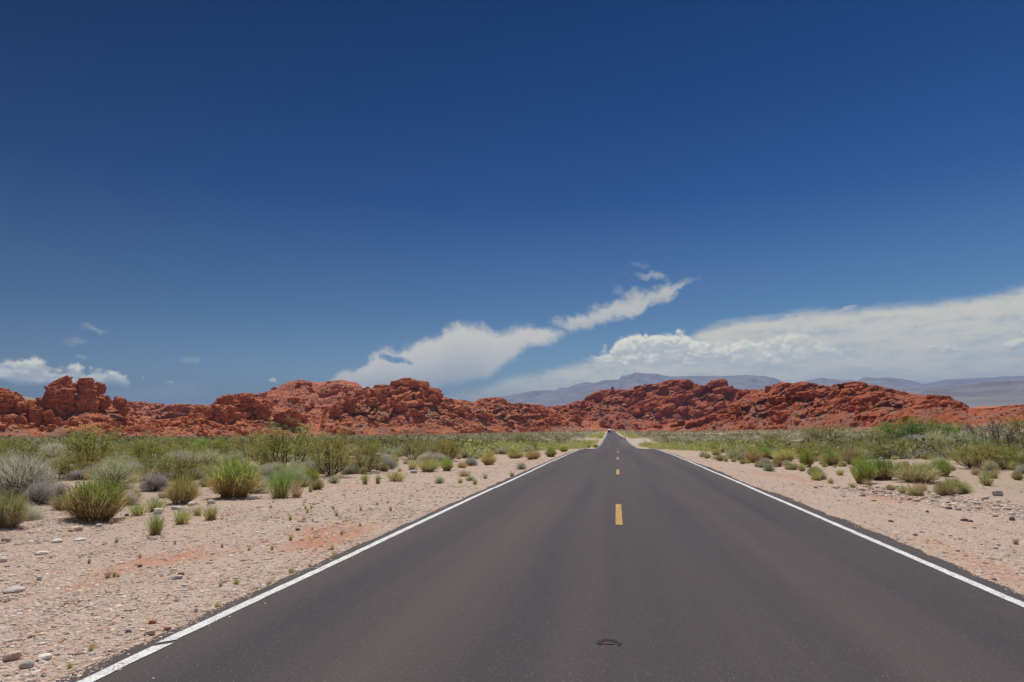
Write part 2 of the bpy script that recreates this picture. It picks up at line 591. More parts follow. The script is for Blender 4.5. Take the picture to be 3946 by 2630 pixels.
# desert ground
def ground_material():
    m, h, out = mat_new('desert_ground')
    P = pos(h)
    big = h.noise(P, 0.18, 4)
    mid = h.noise(P, 1.1, 5)
    st = h.noise(scale_v(h, P, 1.0, 0.33, 1.0), 0.55, 5, 0.6)
    c = h.mix(h.sstep(mid, .3, .7), (.45, .32, .225), (.56, .42, .31))
    c = h.mix(h.sstep(big, .42, .62), c, (.53, .41, .30))
    c = h.mix(h.sstep(h.noise(scale_v(h, P, 1.0, .22, 1.0), .9, 5, .6), .44, .64, 0, .6), c, (.37, .265, .19))
    # finer stones: cells of several colours
    w = h.vor(P, 26, 'F1', 'Color')
    ws = h.new('ShaderNodeSeparateColor')
    h.nt.links.new(w, ws.inputs[0])
    pebble = h.mix(ws.outputs[0], (.40, .265, .195), (.70, .585, .485))
    pebble = h.mix(h.sstep(ws.outputs[1], .86, .9), pebble, (.20, .17, .165))
    pebble = h.mix(h.sstep(ws.outputs[2], .84, .9), pebble, (.40, .17, .10))
    grav = h.noise(P, 0.35, 3)
    c = h.mix(h.sstep(grav, .30, .62, .38, .78), c, pebble)
    w2 = h.vor(P, 75, 'F1', 'Color')
    ws2 = h.new('ShaderNodeSeparateColor')
    h.nt.links.new(w2, ws2.inputs[0])
    c = h.mix(.45, c, h.mix(ws2.outputs[0], (.34, .235, .175), (.66, .53, .43)))
    # red earth showing through in drawn-out patches
    red = h.m('MULTIPLY', h.sstep(st, .54, .66), attr(h, 'verge_red'))
    c = h.mix(h.m('MULTIPLY', red, .72), c, (.52, .20, .105))
    c = h.mix(attr(h, 'scrub_soil'), c, h.mix(mid, (.36, .265, .19), (.50, .39, .29)))
    c = h.mix(attr(h, 'red_soil'), c, h.mix(h.sstep(h.noise(P, .09, 5), .35, .65), (.43, .145, .07), (.40, .205, .13)))
    c = h.mix(attr(h, 'pale_gravel'), c, (.47, .38, .32))
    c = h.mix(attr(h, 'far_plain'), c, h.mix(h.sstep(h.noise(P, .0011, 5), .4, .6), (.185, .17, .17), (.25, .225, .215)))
    e1 = h.vor(P, 26, 'F1')
    e2 = h.vor(P, 75, 'F1')
    hh = h.m('ADD', h.m('MULTIPLY', e1, -.035), h.m('MULTIPLY', e2, -.014))
    hh = h.m('ADD', hh, h.m('MULTIPLY', mid, .05))
    principled(h, out, c, .95, bump(h, hh, .75, 1.0), spec=.1)
    return m


def asphalt_material():
    m, h, out = mat_new('asphalt')
    P = pos(h)
    long_ = h.noise(scale_v(h, P, 1.0, .018, 1.0), 1.5, 4, .55)
    long2 = h.noise(scale_v(h, P, 1.0, .06, 1.0), .75, 4, .55)
    blot = h.noise(P, .45, 4)
    c = h.mix(h.sstep(long_, .22, .78), (.050, .043, .047), (.080, .065, .064))
    c = h.mix(h.sstep(long2, .34, .72, 0, .6), c, (.090, .072, .069))
    c = h.mix(h.sstep(blot, .5, .72, 0, .25), c, (.045, .044, .048))
    sx3 = h.new('ShaderNodeSeparateXYZ')
    h.nt.links.new(P, sx3.inputs[0])
    lane = h.m('ABSOLUTE', h.m('SUBTRACT', h.m('ADD', sx3.outputs[0], h.m('MULTIPLY', h.m('SUBTRACT', h.noise(scale_v(h, P, .3, .06, 1), 1.0, 2), .5), .8)), .13))
    trk = h.m('ABSOLUTE', h.m('SUBTRACT', h.m('ABSOLUTE', h.m('SUBTRACT', lane, 1.72)), .80))
    trk = h.m('MULTIPLY', h.sstep(trk, .42, .05), h.sstep(h.noise(scale_v(h, P, 1, .08, 1), .8, 3), .30, .62))
    c = h.mix(h.m('MULTIPLY', trk, .72), c, (.040, .038, .044))
    mid_ = h.m('MULTIPLY', h.sstep(h.m('ABSOLUTE', h.m('SUBTRACT', lane, 1.72)), .40, .05), h.sstep(h.noise(scale_v(h, P, 1, .1, 1), .7, 3), .35, .65))
    c = h.mix(h.m('MULTIPLY', mid_, .55), c, (.098, .077, .073))
    g2 = h.noise(P, 85, 3, .75)
    c = h.mix(h.sstep(g2, .54, .70, 0, .6), c, (.125, .105, .10))
    c = h.mix(h.sstep(g2, .46, .32, 0, .6), c, (.026, .023, .025))
    sp = h.noise(P, 230, 2, .8)
    c = h.mix(h.sstep(sp, .56, .72), c, (.17, .15, .145))
    c = h.mix(h.sstep(sp, .44, .28), c, (.020, .019, .021))
    v = h.vor(P, 150, 'F1', 'Color')
    vs = h.new('ShaderNodeSeparateColor')
    h.nt.links.new(v, vs.inputs[0])
    c = h.mix(h.sstep(vs.outputs[0], .978, .99), c, (.19, .165, .155))
    # a few hairline cracks across the lanes
    sp3 = h.new('ShaderNodeSeparateXYZ')
    h.nt.links.new(P, sp3.inputs[0])
    wav = h.m('ADD', sp3.outputs[1], h.m('MULTIPLY', h.noise(P, 1.3, 5, .65), .9))
    fr = h.m('ABSOLUTE', h.m('SUBTRACT', h.m('FRACT', h.m('DIVIDE', wav, 4.7)), .5))
    ck = h.m('MULTIPLY', h.sstep(fr, .0024, .0010), h.sstep(h.noise(P, .75, 2), .53, .60))
    c = h.mix(h.m('MULTIPLY', ck, .8), c, (.014, .013, .014))
    # dust carried onto the edges
    hh = h.m('ADD', h.noise(P, 170, 2, .7), h.m('MULTIPLY', h.vor(P, 90), .6))
    dust = h.m('MULTIPLY', attr(h, 'edge_dust'), h.sstep(h.noise(P, 2.2, 5), .35, .7))
    c = h.mix(h.m('MULTIPLY', dust, .6), c, (.26, .19, .15))
    principled(h, out, c, h.lin(sp, 0, 1, .78, .95), bump(h, hh, .6, .008), spec=.28)
    return m


def paint_material(name, base, worn, wear=.56):
    m, h, out = mat_new(name)
    P = pos(h)
    n = h.noise(P, 60, 4, .7)
    n2 = h.noise(P, 5, 3, .6)
    c = h.mix(h.sstep(n2, .3, .7), base, tuple(x * .86 for x in base))
    pit = h.m('ADD', n, h.m('MULTIPLY', n2, .18))
    c = h.mix(h.sstep(pit, wear + .09, wear + .17), c, worn)
    sp = h.noise(scale_v(h, P, 1, .05, 1), 55, 2)
    c = h.mix(h.sstep(sp, .55, .75, 0, .25), c, worn)
    principled(h, out, c, .7, bump(h, n, .35, .006), spec=.25)
    return m


def rock_material(name, tones, varnish=.45, grey=.25):
    m, h, out = mat_new(name)
    P = pos(h)
    n1 = h.noise(P, .045, 6, .6)
    n2 = h.noise(P, .35, 6, .65)
    tilt = h.new('ShaderNodeMapping')
    h.put(tilt.inputs['Vector'], P)
    tilt.inputs['Rotation'].default_value = (R(8), R(-20), 0)
    tilt.inputs['Scale'].default_value = (.05, .05, .34)
    n3 = h.noise(tilt.outputs[0], .8, 5, .62)          # tilted beds
    c = h.mix(h.sstep(n2, .32, .68), tones[0], tones[1])
    c = h.mix(h.sstep(n3, .45, .65, 0, .55), c, tones[2])
    c = h.mix(h.m('MULTIPLY', h.sstep(n1, .5, .66), varnish), c, tones[3])
    c = h.mix(h.sstep(h.noise(P, 1.7, 4), .62, .75, 0, .5), c, tones[4])
    tal = attr(h, 'talus')
    c = h.mix(h.m('MULTIPLY', h.m('MULTIPLY', tal, h.sstep(h.noise(P, .07, 5), .42, .60)), grey * 3), c, (.33, .215, .160))
    hh = h.m('ADD', h.m('MULTIPLY', n2, 1.6), h.m('MULTIPLY', n3, 2.6))
    hh = h.m('ADD', hh, h.m('MULTIPLY', h.noise(P, 1.4, 6, .7), .7))
    principled(h, out, c, .95, bump(h, hh, .9, 1.0), spec=.08)
    return m


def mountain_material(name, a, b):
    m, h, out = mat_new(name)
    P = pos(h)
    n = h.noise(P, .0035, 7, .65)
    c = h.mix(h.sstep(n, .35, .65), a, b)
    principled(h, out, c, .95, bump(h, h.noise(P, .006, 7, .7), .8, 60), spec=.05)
    return m


def leaf_material(name, trans=.35, hue=.03, val=.35):
    m, h, out = mat_new(name)
    c = attr(h, 'tint', 'Color')
    oi = h.new('ShaderNodeObjectInfo')
    rnd = oi.outputs['Random']
    hs = h.new('ShaderNodeHueSaturation')
    h.put(hs.inputs['Hue'], h.lin(rnd, 0, 1, .5 - hue, .5 + hue))
    h.put(hs.inputs['Value'], h.lin(h.m('FRACT', h.m('MULTIPLY', rnd, 7.31)), 0, 1, 1 - val * .5, 1 + val * .5))
    hs.inputs['Saturation'].default_value = 1.0
    h.put(hs.inputs['Color'], c)
    d = h.new('ShaderNodeBsdfDiffuse')
    h.put(d.inputs[0], hs.outputs[0])
    t = h.new('ShaderNodeBsdfTranslucent')
    h.put(t.inputs[0], hs.outputs[0])
    mx = h.new('ShaderNodeMixShader')
    mx.inputs[0].default_value = trans
    h.nt.links.new(d.outputs[0], mx.inputs[1])
    h.nt.links.new(t.outputs[0], mx.inputs[2])
    h.nt.links.new(mx.outputs[0], out.inputs[0])
    return m


def stone_material(name):
    m, h, out = mat_new(name)
    c = attr(h, 'tint', 'Color')
    P = pos(h)
    n = h.noise(P, 45, 4, .65)
    c = h.mix(h.sstep(n, .3, .7, 0, .5), c, h.mix(1.0, c, (.62, .58, .55), 'MULTIPLY'))
    principled(h, out, c, .85, bump(h, n, .5, .01), spec=.2)
    return m


M_GROUND = ground_material()
M_ASPH = asphalt_material()
M_WHITE = paint_material('white_road_paint', (.74, .74, .71), (.16, .15, .15), .54)
M_YELL = paint_material('yellow_road_paint', (.56, .335, .075), (.20, .14, .08), .50)
M_ROCK = rock_material('red_sandstone', [(.50, .158, .072), (.67, .248, .116), (.56, .185, .082), (.22, .075, .044), (.70, .35, .20)])
M_ROCKR = rock_material('deep_red_sandstone', [(.39, .098, .045), (.54, .162, .073), (.44, .116, .052), (.17, .054, .034), (.60, .25, .14)], .5, .18)
M_DOME = rock_material('varnished_sandstone', [(.50, .168, .092), (.62, .230, .125), (.53, .180, .100), (.21, .086, .072), (.64, .27, .155)], .75, .15)
M_MNT = mountain_material('hazed_mountain_rock', (.215, .205, .255), (.315, .295, .335))  # rock tone carries some of the distance haze's blue in its colour
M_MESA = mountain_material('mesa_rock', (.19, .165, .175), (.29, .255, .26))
M_LEAF = leaf_material('leaf', .50)
M_STEM = leaf_material('stem', .12, .015, .2)
M_STONE = stone_material('stone')

# ------------------------------------------------------------------ the ground sheet


def lines(spec):
    out = []
    for a, b, s in spec:
        out.append(np.arange(a, b, s))
    return np.concatenate(out)


xs = lines([(0, 12, .25), (12, 40, .6), (40, 150, 2.5), (150, 700, 8)])
xs = np.concatenate([xs, np.geomspace(700, 17000, 34)])
xs = np.concatenate([-xs[:0:-1], xs])
ys = np.concatenate([-np.geomspace(17000, 30, 20), lines([(-25, 0, 2.5), (0, 30, .25), (30, 80, .6), (80, 300, 2), (300, 1000, 6)]), np.geomspace(1000, 17000, 44)])
GX, GY = np.meshgrid(xs, ys)
GZ = T(GX, GY)
gdx = GX - rc(GY)
ad = np.abs(gdx)
gr = np.hypot(GX, GY)
gaz = np.arctan2(GX, np.maximum(GY, 1e-3))
gn = fbm(GX / 12, GY / 12, 0 * GX, 3, seed=21)
BASE_R = lambda az: np.interp(az, [azel(s, 1600)[0] for s in (-400, 700, 1400, 2000, 2350, 2600, 2900, 3200, 3500, 3700, 4000)],
                              [425, 440, 540, 640, 760, 600, 520, 450, 400, 370, 350])
rb = BASE_R(gaz)
verge_red = ss(3.5, 4.2, ad) * ss(8.5, 6.0, ad) * np.where(gdx < 0, 1.0, .55)
scrub = ss(7.5, 11, ad + 1.2 * gn) * .75
redsoil = ss(.72, .90, gr / rb + .05 * gn) * ss(2600, 1200, gr) * ss(-5, 5, GY)
redsoil = np.maximum(redsoil, .35 * ss(.2, .6, gn) * ss(10, 30, ad) * ss(.3, .8, gr / rb) * ss(-5, 5, GY))
pale = ss(3, 4, gdx) * ss(10, 6.5, gdx - (GY - 150) * .03) * ss(140, 160, GY) * ss(228, 205, GY)
pale = np.maximum(pale, .8 * ss(-4, -6, gdx) * ss(-13, -9, gdx) * ss(178, 190, GY) * ss(225, 212, GY))
pale = np.maximum(pale, .8 * ss(2.9, 3.2, ad) * ss(11, 6, ad) * ss(420, 480, GY) * ss(680, 640, GY))
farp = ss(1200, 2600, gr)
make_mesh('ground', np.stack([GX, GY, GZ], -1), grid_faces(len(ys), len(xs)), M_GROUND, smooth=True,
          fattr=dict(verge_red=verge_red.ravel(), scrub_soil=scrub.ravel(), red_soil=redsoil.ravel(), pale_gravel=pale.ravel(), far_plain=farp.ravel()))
tag(bpy.data.objects['ground'], kind='structure')

# ------------------------------------------------------------------ the road and its markings
ry = np.concatenate([np.arange(-25, 0, 2.5), np.arange(0, 30, .1), np.arange(30, 80, .3), np.arange(80, 300, 1), np.arange(300, 905, 3)])
LEFT, RIGHT = -3.30, 3.30           # edge lines relative to the road's middle


def edge_l(y):
    return rc(y) + LEFT - .20 - .06 * fbm(y / .8, 0 * y, 0 * y, 5, .65, seed=31) - .05 * fbm(y / 9, 0 * y, 0 * y, 2, seed=32)


def edge_r(y):
    return rc(y) + RIGHT + .33 + .11 * fbm(y / .8, 0 * y, 0 * y, 4, .6, seed=33) + .14 * fbm(y / 7, 0 * y, 0 * y, 2, seed=34) - .1 * ss(8, 20, y) + .10 * ss(7, 4, y)


el_, er_ = edge_l(ry), edge_r(ry)
ts = np.linspace(0, 1, 25)
rx = el_[:, None] * (1 - ts) + er_[:, None] * ts
rzz = np.repeat(zr(ry)[:, None], 25, 1)
rx = np.concatenate([el_[:, None] - .03, rx, er_[:, None] + .03], 1)
rzz = np.concatenate([zr(ry)[:, None] - .12, rzz, zr(ry)[:, None] - .12], 1)
rV = np.stack([rx, np.repeat(ry[:, None], 27, 1), rzz], -1)
dust = np.repeat((np.abs(np.linspace(-1, 1, 27)) ** 22)[None, :], len(ry), 0)
dust = np.maximum(dust, (.8 * ss(115, 150, ry) * ss(240, 190, ry))[:, None] * ss(0.1, .5, np.linspace(-1, 1, 27))[None, :])
road = make_mesh('road', rV, grid_faces(len(ry), 27), M_ASPH, smooth=False, fattr=dict(edge_dust=dust.ravel()))
tag(road, kind='structure')


def strip(name, mat, yv, xc, half, dz, parent, rough=.0, seed=0, skew=0.0):
    n1 = rough * fbm(yv * 9, 0 * yv, 0 * yv, 3, .7, seed=seed)
    n2 = rough * fbm(yv * 9, 0 * yv + 9, 0 * yv, 3, .7, seed=seed + 5)
    x0, x1 = xc - half + n1, xc + half + n2
    V_ = np.stack([np.stack([x0, yv, zr(yv) + dz], -1), np.stack([x1, yv + skew, zr(yv + skew) + dz], -1)], 1)
    return make_mesh(name, V_, grid_faces(len(yv), 2), mat, parent)


def wob(y, seed):
    return .045 * fbm(y / 6, 0 * y, 0 * y, 2, seed=seed)


gap1 = on_ground(588, 2512)[1]
gap2 = on_ground(1895, 1888)[1]
for (y0, y1, off) in ((-10, gap1 - .03, .012), (gap1 + .03, gap2, -.014), (gap2, 880, .012)):
    yy = ry[(ry > y0 + .05) & (ry < y1 - .05)]
    yy = np.concatenate([[y0], yy, [y1]])
    strip('edge_line', M_WHITE, yy, rc(yy) + LEFT + wob(yy, 41) + off, .048, .005, road, .010, 42, skew=.10)
yy = ry[ry < 880]
strip('edge_line', M_WHITE, yy, rc(yy) + RIGHT + wob(yy, 44), .050, .005, road, .009, 45)
_, dash_y, _, _ = on_ground(2378, 2034)
first = dash_y
for k in range(9):
    y0 = first + 12.19 * k
    yy = np.arange(y0, y0 + 3.06, .15)
    strip('centre_dash', M_YELL, yy, rc(yy) - .115, .055, .005, road, .004, 50 + k)

# the rusty slot left by a lost road marker, in its dark tar patch
sx_, sy_, _, _ = on_ground(2342, 2506)
M_TAR = simple_mat('old_tar', (.036, .034, .037), .85, .2)
M_RUST = simple_mat('rust', (.20, .075, .032), .8, .2, 0.0, .45)
th = np.linspace(-.5, np.pi + .55, 44)
rr = 1 + .28 * fbm(np.cos(th) * 2.5, np.sin(th) * 2.5, 0 * th, 4, seed=60)
wid = .016 + .030 * np.clip(fbm(th * 2.2, 0 * th, 0 * th, 3, seed=61) + .35, .02, 1)
ring = np.stack([sx_ + .085 * rr * np.cos(th) + .005, sy_ + .020 + .095 * rr * np.sin(th), 0 * th + .004], -1)
rin = np.stack([sx_ + (.085 * rr - wid) * np.cos(th) + .005, sy_ + .020 + (.095 * rr - wid) * np.sin(th), 0 * th + .004], -1)
f = np.array([[i, i + 1, 44 + i + 1, 44 + i] for i in range(43)])
make_mesh('tar_patch', np.concatenate([ring, rin]), f, M_TAR, road)


def box_vf(x0, x1, y0, y1, z0, z1):
    v = np.array([(x, y, z) for z in (z0, z1) for y in (y0, y1) for x in (x0, x1)], float)
    f = np.array([(0, 2, 3, 1), (4, 5, 7, 6), (0, 1, 5, 4), (2, 6, 7, 3), (0, 4, 6, 2), (1, 3, 7, 5)])
    return v, f


v, f = box_vf(sx_ - .050, sx_ + .050, sy_ - .007, sy_ + .007, -.02, .006)
make_mesh('marker_slot', v, f, M_RUST, road)

# ------------------------------------------------------------------ red rock ridges
RNG = np.random.default_rng(7)


def boulder_shape(sub, seed, strata=.06, block=.55):
    v, f = ICO[sub]
    a = np.abs(v) ** (1.0 / max(block, .2))
    p = v / (np.abs(v).max(1)[:, None]) * block + v * (1 - block)          # between a sphere and a cube
    p = p / np.linalg.norm(p, axis=1).mean()
    n = fbm(v[:, 0] * 1.3 + seed, v[:, 1] * 1.3, v[:, 2] * 1.3, 4, .55, seed=seed)
    p = p * (1 + .38 * n)[:, None]
    s = np.sin(p[:, 2] * 9 + 2.5 * vnoise(v[:, 0] * 2, v[:, 1] * 2, v[:, 2] * 2, seed + 3))
    p[:, :2] *= (1 + strata * s)[:, None]
    return p, f


BO = {1: [boulder_shape(1, 50 + i) for i in range(10)], 2: [boulder_shape(2, 100 + i, .06, .35 + .3 * (i % 2)) for i in range(12)],
      3: [boulder_shape(3, 200 + i, .06, .35 + .25 * (i % 2)) for i in range(10)], 4: [boulder_shape(4, 300 + i, .045, .36) for i in range(6)]}


def rot_z(a):
    c, s = np.cos(a), np.sin(a)
    return np.array([[c, -s, 0], [s, c, 0], [0, 0, 1]])


def rot_x(a):
    c, s = np.cos(a), np.sin(a)
    return np.array([[1, 0, 0], [0, c, -s], [0, s, c]])


def rot_y(a):
    c, s = np.cos(a), np.sin(a)
    return np.array([[c, 0, s], [0, 1, 0], [-s, 0, c]])


def ridge(name, skyline, depth, mat, seed, n_boulders, step=.0007, rows=130, rough=1.0, bsize=(1.2, 4.6), power=.95, base=None,
          back=1.7, explicit=(), cliff=.5, lower=0.0, fwd=0.0, ledge=1.0):
    rng = np.random.default_rng(seed)
    sk = [azel(sx, sy) for sx, sy in skyline]
    saz = np.array([p[0] for p in sk])
    sel = np.array([p[1] for p in sk])
    az = np.arange(saz[0], saz[-1], step)
    el = np.interp(az, saz, sel)
    base = BASE_R if base is None else base
    r0 = base(az) - fwd
    r1 = r0 + depth * (1 + .25 * fbm(az * 9, 0 * az, 0 * az, 3, seed=seed))
    t = np.concatenate([np.linspace(-.12, 1.0, int(rows * .72)), np.linspace(1.02, back, int(rows * .28))])
    A, TT = np.meshgrid(az, t)
    RR = r0[None, :] + TT * (r1 - r0)[None, :]
    X, Y = np.sin(A) * RR, np.cos(A) * RR
    zb = T(X, Y)
    zc = (CAM_Z + el * r1)[None, :] - lower
    zb0 = T(np.sin(az) * r0, np.cos(az) * r0)[None, :]
    tt = np.clip(TT, 0, 1)
    pw = power * (1 + .55 * fbm(A * 22, TT * .5, 0 * A, 3, seed=seed + 1))
    S = tt ** np.clip(pw, .55, 2.0)
    # benches and cliffs
    ph = S * 5.0 + 1.4 * fbm(A * 30, TT * 2.5, 0 * A, 4, seed=seed + 2)
    S = S + cliff * .055 * np.sin(ph * 2 * np.pi) * np.sin(np.pi * tt) ** .6
    fall = np.clip((TT - 1) / (back - 1), 0, 1)
    S = S * (1 - fall ** 1.3 * 1.05)
    Z = np.maximum(zb, zb0 * (TT < 1) + zb * (TT >= 1)) * (1 - np.clip(S, 0, 1)) + zc * S
    Z = np.where(TT < 0, zb + TT * 8, Z)
    msk = np.sin(np.pi * np.clip(TT, 0, 1)) ** .7 + .25 * (TT > .8)
    H = np.maximum(zc - zb0, 1.0)
    n1 = fbm(X / 26, Y / 26, Z / 16, 5, .55, seed=seed + 3)
    n2 = 1 - np.abs(fbm(X / 9, Y / 9, Z / 6, 4, .55, seed=seed + 4)) * 2.2
    n3 = 1 - np.abs(fbm(X / 3.2, Y / 3.2, Z / 2.2, 3, .6, seed=seed + 6)) * 2.2
    amp = np.clip(H / 28, .25, 1.2) * rough
    Z = Z + msk * amp * (3.8 * n1 + 1.7 * n2 * ss(-.3, .25, n1) + .7 * n3)
    # keep the outline: nothing rises above the drawn skyline
    lim = CAM_Z + np.interp(A, saz, sel) * RR
    over_ = Z - lim
    Z = np.where((TT >= 0) & (over_ > 0), lim, Z)
    # sideways push makes overhangs
    Zs = Z - .35 * A * RR                                      # beds dip across the slope
    led = fbm(X / 20 + 40, Y / 20, Zs / 4.6, 4, .55, seed=seed + 7)
    cav = fbm(X / 5, Y / 5, Z / 3.2, 3, .6, seed=seed + 12)
    push = ledge * msk * amp * (6.0 * ss(.0, .16, led) * ss(.12, .35, TT) + 2.0 * ss(.0, .30, cav) + 1.3 * fbm(X / 2.6, Y / 2.6, Z / 2.0, 3, .6, seed=seed + 13))
    Xp, Yp = X - np.sin(A) * push, Y - np.cos(A) * push
    V = [np.stack([Xp, Yp, Z], -1).reshape(-1, 3)]
    F = grid_faces(len(t), len(az))
    F = [np.concatenate([F[:, [0, 1, 2]], F[:, [0, 2, 3]]])]
    outcrop = fbm(X / 30, Y / 30, Z / 14, 3, seed=seed + 9)
    tal = [np.clip(ss(.75, .15, TT) + .4 * ss(.1, -.25, outcrop), 0, 1).ravel()]
    off = len(V[0])
    # boulders
    nb = 0
    tries = 0
    from_az = rng.uniform(0, 1, n_boulders * 4)
    from_t = rng.uniform(.0, 1.05, n_boulders * 4)
    for a_, t_ in zip(from_az, from_t):
        if nb >= n_boulders:
            break
        j = int(a_ * (len(az) - 1))
        i = int(np.argmin(np.abs(t - t_)))
        dens = .02 + .40 * t_ * t_ + 1.9 * outcrop[i, j]
        if rng.uniform() > dens:
            continue
        rad = bsize[0] + (bsize[1] - bsize[0]) * rng.uniform() ** 3.4
        if t_ < .3:
            rad *= .55
        rad *= min(1.15, max(.35, H[0, j] / 30))
        sub = 3 if rad > 2.6 else (2 if rad > 1.1 else 1)
        tv, tf = BO[sub][rng.integers(len(BO[sub]))]
        sc = np.array([rng.uniform(.8, 1.6), rng.uniform(.8, 1.4), rng.uniform(.55, 1.05)]) * rad
        M = rot_z(rng.uniform(0, 6.28)) if rad < 2 else rot_z(-az[j] + rng.normal(0, .5))
        M = rot_y(-R(14) + rng.normal(0, .22)) @ rot_x(rng.normal(0, .2)) @ M
        p = (tv * sc) @ M.T
        c = np.array([Xp[i, j], Yp[i, j], Z[i, j] + rad * rng.uniform(-.2, .5)])
        top = c[2] + p[:, 2].max()
        la = az[j]
        limz = CAM_Z + np.interp(la + rng.uniform(-.3, .3) * rad / RR[i, j], saz, sel) * np.hypot(c[0], c[1])
        if top > limz:
            c[2] -= (top - limz)
        V.append(p + c)
        F.append(tf + off)
        tal.append(np.zeros(len(p)))
        off += len(p)
        nb += 1
    # rubble on the slopes
    n_ = n_boulders // 2
    jj = rng.integers(0, len(az), n_)
    ii = np.searchsorted(t, rng.uniform(0, .98, n_))
    bv, bf = ICO[1]
    rad = .20 + .60 * rng.uniform(0, 1, n_) ** 3 * np.clip(H[0, jj] / 25, .4, 1.2)
    P_ = bv[None] * (1 + rng.uniform(-.3, .3, (n_, len(bv), 1))) * rad[:, None, None] * np.stack([rng.uniform(.9, 1.7, n_), rng.uniform(.8, 1.3, n_), rng.uniform(.5, 1.1, n_)], -1)[:, None, :]
    C_ = np.stack([Xp[ii, jj], Yp[ii, jj], Z[ii, jj] + rad * .15], -1)
    C_[:, 2] = np.minimum(C_[:, 2], CAM_Z + np.interp(az[jj], saz, sel) * np.hypot(C_[:, 0], C_[:, 1]) - rad * .9)
    V.append((P_ + C_[:, None, :]).reshape(-1, 3))
    F.append((bf[None] + (np.arange(n_) * len(bv))[:, None, None]).reshape(-1, 3) + off)
    tal.append(np.zeros(n_ * len(bv)))
    off += n_ * len(bv)
    # the large rocks one can tell apart
    for (sx, sy, wx_, wz_, tilt, dr, sd_) in explicit:
        a_, e_ = azel(sx, sy)
        rc_ = float(np.interp(a_, az, r0)) + dr
        px = rc_ / F_S
        tv, tf = BO[4][sd_ % 6]
        sc = np.array([wx_ * px, min(wx_, wz_ * 1.6) * px * .9, wz_ * px]) * .95
        p = tv * sc / 1.08
        # local x runs across the line of sight
        p = p @ rot_y(-R(tilt)).T @ rot_z(-a_).T
        n = fbm(p[:, 0] / (wx_ * px * .5) + sx, p[:, 1] / (wx_ * px * .5), p[:, 2] / (wx_ * px * .35), 4, .6, seed=seed + 20 + sd_)
        n2_ = fbm(p[:, 0] / (wx_ * px * .2) + sx, p[:, 1] / (wx_ * px * .2), p[:, 2] / (wx_ * px * .075), 3, .6, seed=seed + 30 + sd_)
        p = p * (1 + .20 * n + .07 * n2_ - .24 * ss(.08, .34, n2_))[:, None]
        c = np.array([math.sin(a_) * rc_, math.cos(a_) * rc_, CAM_Z + e_ * rc_])
        V.append(p + c)
        F.append(tf + off)
        tal.append(np.zeros(len(p)))
        off += len(p)
    o = make_mesh(name, np.concatenate(V), np.concatenate(F), mat, smooth=False, fattr=dict(talus=np.concatenate(tal)))
    return tag(o, kind='structure')


sky_front = [(-420, 1520), (-250, 1470), (-120, 1500), (0, 1494), (25, 1505), (60, 1514), (72, 1533), (89, 1543), (127, 1541), (153, 1541),
             (175, 1530), (200, 1525), (300, 1525), (400, 1540), (421, 1545), (433, 1548), (450, 1550), (476, 1555), (489, 1572), (501, 1592), (531, 1606),
             (600, 1618), (680, 1612), (730, 1600), (748, 1579), (765, 1560), (790, 1566), (807, 1584), (816, 1579), (850, 1545), (871, 1526), (888, 1526),
             (892, 1537), (926, 1516), (952, 1514), (976, 1520), (989, 1537), (1036, 1545), (1044, 1568), (1112, 1571), (1155, 1588), (1197, 1601),
             (1214, 1622), (1240, 1628), (1250, 1600), (1261, 1571), (1300, 1554), (1325, 1537), (1367, 1520), (1397, 1499), (1418, 1490), (1431, 1499),
             (1448, 1484), (1482, 1484), (1508, 1486), (1512, 1471), (1537, 1465), (1563, 1456), (1580, 1458), (1597, 1467), (1631, 1469), (1644, 1486),
             (1652, 1494), (1686, 1497), (1695, 1511), (1696, 1531), (1729, 1535), (1754, 1543), (1775, 1539), (1814, 1548), (1826, 1550), (1848, 1537),
             (1884, 1533), (1918, 1531), (1943, 1539), (1973, 1558), (1994, 1554), (2041, 1558), (2079, 1560), (2101, 1567), (2150, 1585), (2215, 1606),
             (2300, 1632), (2345, 1648), (2380, 1662)]
